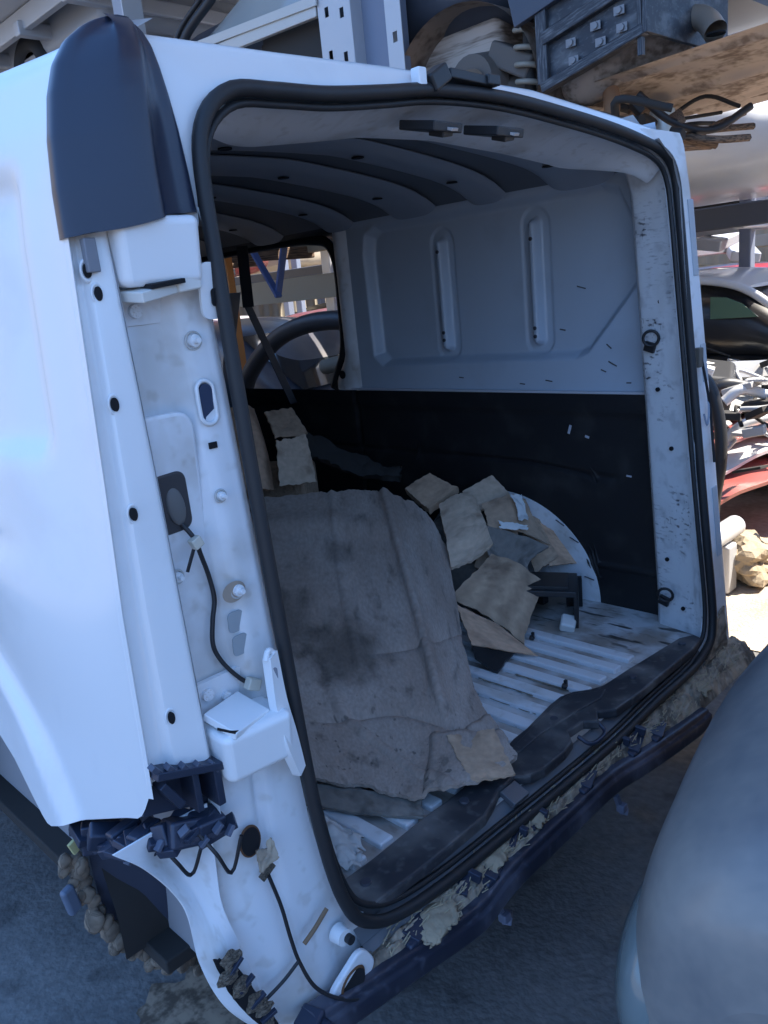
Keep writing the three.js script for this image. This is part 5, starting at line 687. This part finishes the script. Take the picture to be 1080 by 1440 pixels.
part('roof', [loft([[-0.42, 1.345, 1.37, 0.62, 4], [-0.1, 1.40, 1.455, 0.64, 4.5], [0.8, 1.40, 1.46, 0.64, 4.5], [1.4, 1.34, 1.385, 0.62, 4]])], carPaint(0.6, 0.6, 0.6, 0.05), bc, 'roof painted pale for sun glare'); part('side_window', [prism([[-0.5, 1.17], [-0.2, 1.17], [-0.2, 1.31], [-0.3, 1.30], [-0.4, 1.255]], 0.008, 0.003).translate(0, 0, -0.712)], M(0.09, 0.15, 0.10, 0.1), bc, 'greenish window');  // pale paint gives the black car its sun glare on the roof
part('roof_glare_strip', [tube([[-1.0, 0.93, 0.70], [-0.7, 1.13, 0.68], [-0.36, 1.36, 0.64], [0.1, 1.44, 0.635], [0.8, 1.44, 0.635], [1.5, 1.33, 0.62]], 0.028, 50, 8), tube([[-1.0, 0.93, -0.70], [-0.7, 1.13, -0.68], [-0.36, 1.36, -0.64], [0.1, 1.44, -0.635], [0.8, 1.44, -0.635], [1.5, 1.33, -0.62]], 0.028, 50, 8)], carPaint(0.6, 0.6, 0.6, 0.05), bc);  // pale tubes carry the same sun glare along the roof edge
car('wrecked_car', 'red car mostly hidden behind the black one', [7.2, 0, -2.2], H + 0.05, carPaint(0.42, 0.012, 0.02, 0.05), { group: 'wrecked cars on the ground' });
car('wrecked_car', 'dark blue car far off past the right pillar', [9.6, 0, -3.2], H + 0.3, carPaint(0.03, 0.04, 0.08, 0.1), { group: 'wrecked cars on the ground' });
{ // white car on a second rack
  const r = thing('storage_rack', 'second rack further right that carries a white car', 'rack', [0, 0, 0]);
  part('beam', [box(0.08, 0.14, 7, 4.05, 1.80, -4.6)], M(0.06, 0.065, 0.08, 0.5), r); part('beam', [box(0.08, 0.12, 7, 5.7, 1.80, -4.6)], galv, r);
  for (const z of [-1.9, -4.8, -7.9]) { part('upright', [box(0.1, 2.4, 0.1, 4.1, 1.2, z)], galvBlue, r); part('upright', [box(0.1, 2.4, 0.1, 5.7, 1.2, z)], galvBlue, r); }
  for (const z of [-1.3, -2.4, -3.6, -5, -6.2]) part('cross_beam', [box(1.7, 0.08, 0.08, 4.9, 1.76, z)], galv, r);
  car('white_car', 'white car on the second rack, its side and black sill in view', [4.95, 1.72, -2.9], H, carPaint(0.72, 0.72, 0.72, 0.08), { wheels: false, hw: 0.86, group: 'wrecked cars on the rack' });
}
{ const w = thing('yard_wall', 'beige sheet metal wall round the back of the yard behind the racks, plus an added unseen length behind the camera', 'wall', [0, 0, 0]); const wm = M(0.34, 0.3, 0.24, 0.7);
  part('wall_sheet', [surf((u, v) => { const x = lerp(-14, 17, u); return [x, v * 6.5, -13.5 + 0.03 * Math.sin(x * 25)]; }, 900, 1)], wm, w); part('wall_sheet', [surf((u, v) => { const z = lerp(-13.5, 6, u); return [15.5 + 0.03 * Math.sin(z * 25), v * 6.5, z]; }, 600, 1)], wm, w);
  part('wall_sheet', [surf((u, v) => { const x = lerp(-5, 15.5, u); return [x, v * 2.6, 7.5 + 0.03 * Math.sin(x * 25)]; }, 600, 1)], wm, w);  // unseen length added behind the camera to cut skylight on rear-facing surfaces
  for (let i = 0; i < 11; i++) part('wall_post', [box(0.15, 6.5, 0.12, -13 + i * 3, 3.25, -13.35)], galvBlue, w); }
{ // racks of wrecks at the back of the yard
  const cols = [['white', carPaint(0.6, 0.6, 0.58, 0.15)], ['grey', carPaint(0.2, 0.2, 0.21, 0.25)], ['silver', carPaint(0.42, 0.43, 0.44, 0.15)], ['dark red', carPaint(0.22, 0.02, 0.025, 0.2)], ['black', carPaint(0.02, 0.02, 0.024, 0.15)], ['beige', carPaint(0.42, 0.36, 0.27, 0.2)]];
  const lev = ['on the ground', 'on the middle level', 'on the top level'];
  const bay = (label, x, z, turn, n, where, k0) => {
    const r = thing('storage_rack', label, 'rack', [x, 0, z]); r.rotation.y = turn;
    for (let i = 0; i <= n; i++) for (const d of [-1.0, 1.0]) part('upright', [box(0.12, 5.4, 0.12, (i - n / 2) * 4.6, 2.7, d)], galvBlue, r);
    for (const y of [1.72, 3.46]) for (const d of [-1.0, 1.0]) part('beam', [box(n * 4.6, 0.16, 0.06, 0, y, d)], M(0.36, 0.3, 0.22, 0.7), r);
    for (let L = 0; L < 3; L++) for (let i = 0; i < n; i++) { const c = cols[(k0 + i * 2 + L) % 6], lx = (i - n / 2 + 0.5) * 4.6, ct = Math.cos(turn), st = Math.sin(turn);
      car('wrecked_car', c[0] + ' wreck ' + lev[L] + ', ' + ['first', 'second', 'third'][i] + ' bay of the ' + where, [x + lx * ct, [0, 1.80, 3.54][L], z - lx * st], turn + (i % 2 ? Math.PI : 0), c[1], { wheels: L === 0, group: 'wrecked cars in the racks behind' }); }
  };
  bay('long rack of wrecks far behind the van, seen through its side door', 5.0, -10.2, 0.25, 3, 'rack far behind the van', 0);
  bay('long rack of wrecks far off at the right edge', 12.0, -3.6, H, 2, 'rack at the far right', 3);
}
{ // sunlit heap of dismantled panels
  const P = (name, label, cat, pts, m, th = 0.012, amp = 0.03, s = 0) => solo(name, sheet(pts, th, 18, 14, amp, 3, 0.02, s), m, label, cat, 'car panels in the sunlit heap');
  const red = carPaint(0.36, 0.09, 0.08, 0.2), wh = carPaint(0.66, 0.66, 0.65, 0.1), sv = carPaint(0.42, 0.42, 0.42, 0.15);
  const y0 = [0.30, 0.40, 0.50, 0.58];
  P('car_panel', 'lowest pinkish red panel of the sunlit heap', 'car panel', [[[2.7, 0.24, -1.5], [3.3, 0.42, -1.3], [3.9, 0.30, -1.0]], [[2.6, 0.24, -0.95], [3.2, 0.36, -0.7], [3.8, 0.26, -0.4]]], red, 0.02, 0.05, 1);
  P('car_panel', 'lower white panel lying on the red one', 'car panel', [[[2.8, 0.36, -1.6], [3.4, 0.50, -1.4], [4.0, 0.40, -1.1]], [[2.8, 0.34, -1.05], [3.4, 0.46, -0.8], [4.0, 0.36, -0.5]]], wh, 0.02, 0.05, 2);
  P('car_panel', 'upper pinkish red panel with a ragged edge', 'car panel', [[[2.9, 0.48, -1.7], [3.6, 0.60, -1.5], [4.2, 0.5, -1.2]], [[2.95, 0.46, -1.15], [3.6, 0.54, -0.9], [4.2, 0.46, -0.6]]], red, 0.02, 0.06, 3);
  P('car_panel', 'topmost white curved wing of the heap', 'car panel', [[[3.0, 0.60, -1.8], [3.7, 0.76, -1.6], [4.3, 0.62, -1.3]], [[3.05, 0.56, -1.25], [3.7, 0.66, -1.0], [4.3, 0.56, -0.7]]], wh, 0.02, 0.06, 4);
  P('bumper_bar', 'silver bumper bar lying across the top of the heap', 'bumper', [[[3.1, 0.98, -1.75], [3.5, 0.94, -1.5], [4.2, 0.88, -1.0]], [[3.1, 0.88, -1.7], [3.5, 0.84, -1.45], [4.2, 0.78, -0.95]]], sv, 0.04, 0.02, 5);
  solo('engine_parts', [box(0.4, 0.3, 0.3, 3.6, 0.78, -1.3, 0.2, 0.4, 0.1), tube([[3.3, 0.75, -1.2], [3.35, 0.85, -1.1], [3.5, 0.8, -0.95]], 0.04, 20, 8), box(0.2, 0.15, 0.2, 3.35, 0.72, -1.25, 0.3, 0.2, 0.6)], blackPlastic, 'black plastic engine parts between the panels of the heap', 'engine parts');
  solo('metal_bracket', [box(0.12, 0.05, 0.1, 3.25, 0.98, -1.35, 0.2, 0.4, 0.1), box(0.05, 0.1, 0.05, 3.28, 0.92, -1.15, 0.4, 0.4, 0.1), tube([[3.2, 0.78, -1.02], [3.25, 0.84, -0.95], [3.35, 0.8, -0.85]], 0.03, 14, 8)], wh, 'small pale bracket under the silver bumper bar', 'bracket');
  const bx = thing('control_unit', 'black box with a small green sticker beside the right pillar', 'control box', [2.55, 0.0, -0.86]); part('case', [box(0.14, 0.12, 0.1, 0, 0.36, 0.0, 0, 0.3, 0), box(0.16, 0.03, 0.12, 0, 0.43, 0, 0, 0.3, 0)], blackPlastic, bx); part('sticker', [box(0.004, 0.03, 0.03, -0.075, 0.35, 0.02, 0, 0.3, 0)], M(0.2, 0.4, 0.12, 0.6), bx); part('stand', [box(0.1, 0.3, 0.1, 0, 0.15, 0)], rusty, bx);
  const bits = [], bits2 = []; for (let i = 0; i < 70; i++) { const x = rr(2.7, 4.1), z = -1.0 - (x - 3.3) * 0.5 + rr(-0.35, 0.35), y = rr(0.45, 0.95); (i % 2 ? bits : bits2).push(i % 3 ? box(rr(0.03, 0.18), rr(0.01, 0.05), rr(0.03, 0.14), x, y, z, rr(-0.6, 0.6), rr(-2, 2), rr(-0.6, 0.6)) : tube([[x, y, z], [x + rr(0, 0.15), y + rr(0, 0.1), z + rr(-0.1, 0.1)], [x + rr(0.1, 0.3), y + rr(-0.05, 0.05), z + rr(-0.1, 0.2)]], rr(0.008, 0.02), 14, 6)); }
  const sb = solo('scrap_bits', merge(bits), sv, 'small pale metal scraps strewn over the sunlit heap', 'scrap'); sb.userData.kind = 'stuff'; const sb2 = solo('scrap_bits', merge(bits2), underDark, 'small dark scraps strewn over the sunlit heap', 'scrap'); sb2.userData.kind = 'stuff';
  solo('rubber_trim', tube([[2.6, 1.05, -0.95], [2.62, 0.98, -0.86], [2.62, 0.8, -0.80], [2.6, 0.6, -0.78], [2.58, 0.4, -0.80], [2.58, 0.05, -0.83]], 0.03, 40, 10), blackPlastic, 'curved black rubber trim standing against the right pillar', 'rubber trim');
  const clod = new THREE.IcosahedronGeometry(0.2, 5), cp = clod.attributes.position; for (let k = 0; k < cp.count; k++) { const s = 0.8 + 0.8 * fbm(cp.getX(k) * 6, cp.getY(k) * 6, cp.getZ(k) * 6, 5); cp.setXYZ(k, cp.getX(k) * s * 1.1, cp.getY(k) * s * 0.7, cp.getZ(k) * s); } clod.computeVertexNormals(); clod.translate(2.55, 0.12, -0.62);
  solo('earth_heap', boxUV(clod), mudPale, 'tan clod of earth on the sunlit ground past the right pillar', 'earth heap');
  solo('pipe_stub', [cyl(0.05, 0.05, 0.28, 2.35, 0.30, -0.66, 'x', 24), box(0.1, 0.24, 0.1, 2.35, 0.13, -0.66)], galv, 'short grey pipe piece on the tan clod of earth', 'pipe');
  solo('white_hose', tube([[3.1, 0.55, -0.98], [3.15, 0.66, -0.9], [3.3, 0.68, -0.78], [3.4, 0.62, -0.7]], 0.03, 24, 8), wh, 'pale bent hose lying on the white wing', 'hose');
  for (const [x, y, z, w, l, a, i] of [[5.9, 1.72, -2.2, 0.9, 0.2, 0.2, 'grey metal profile lying lowest under the second rack deck'], [6.4, 1.66, -2.6, 1.2, 0.15, -0.2, 'long grey rail under the second rack deck'], [6.6, 1.6, -2.3, 0.6, 0.25, 0.5, 'short grey channel under the second rack deck']]) solo('metal_rail', box(w, 0.09, l, x, y - 0.02, z, 0.2, a, 0.05), galv, i, 'metal rail', 'loose metal in the racks');
}
scene.traverse((o) => { if (o.isMesh) { o.castShadow = true; o.receiveShadow = true; } });
renderer.render(scene, camera);
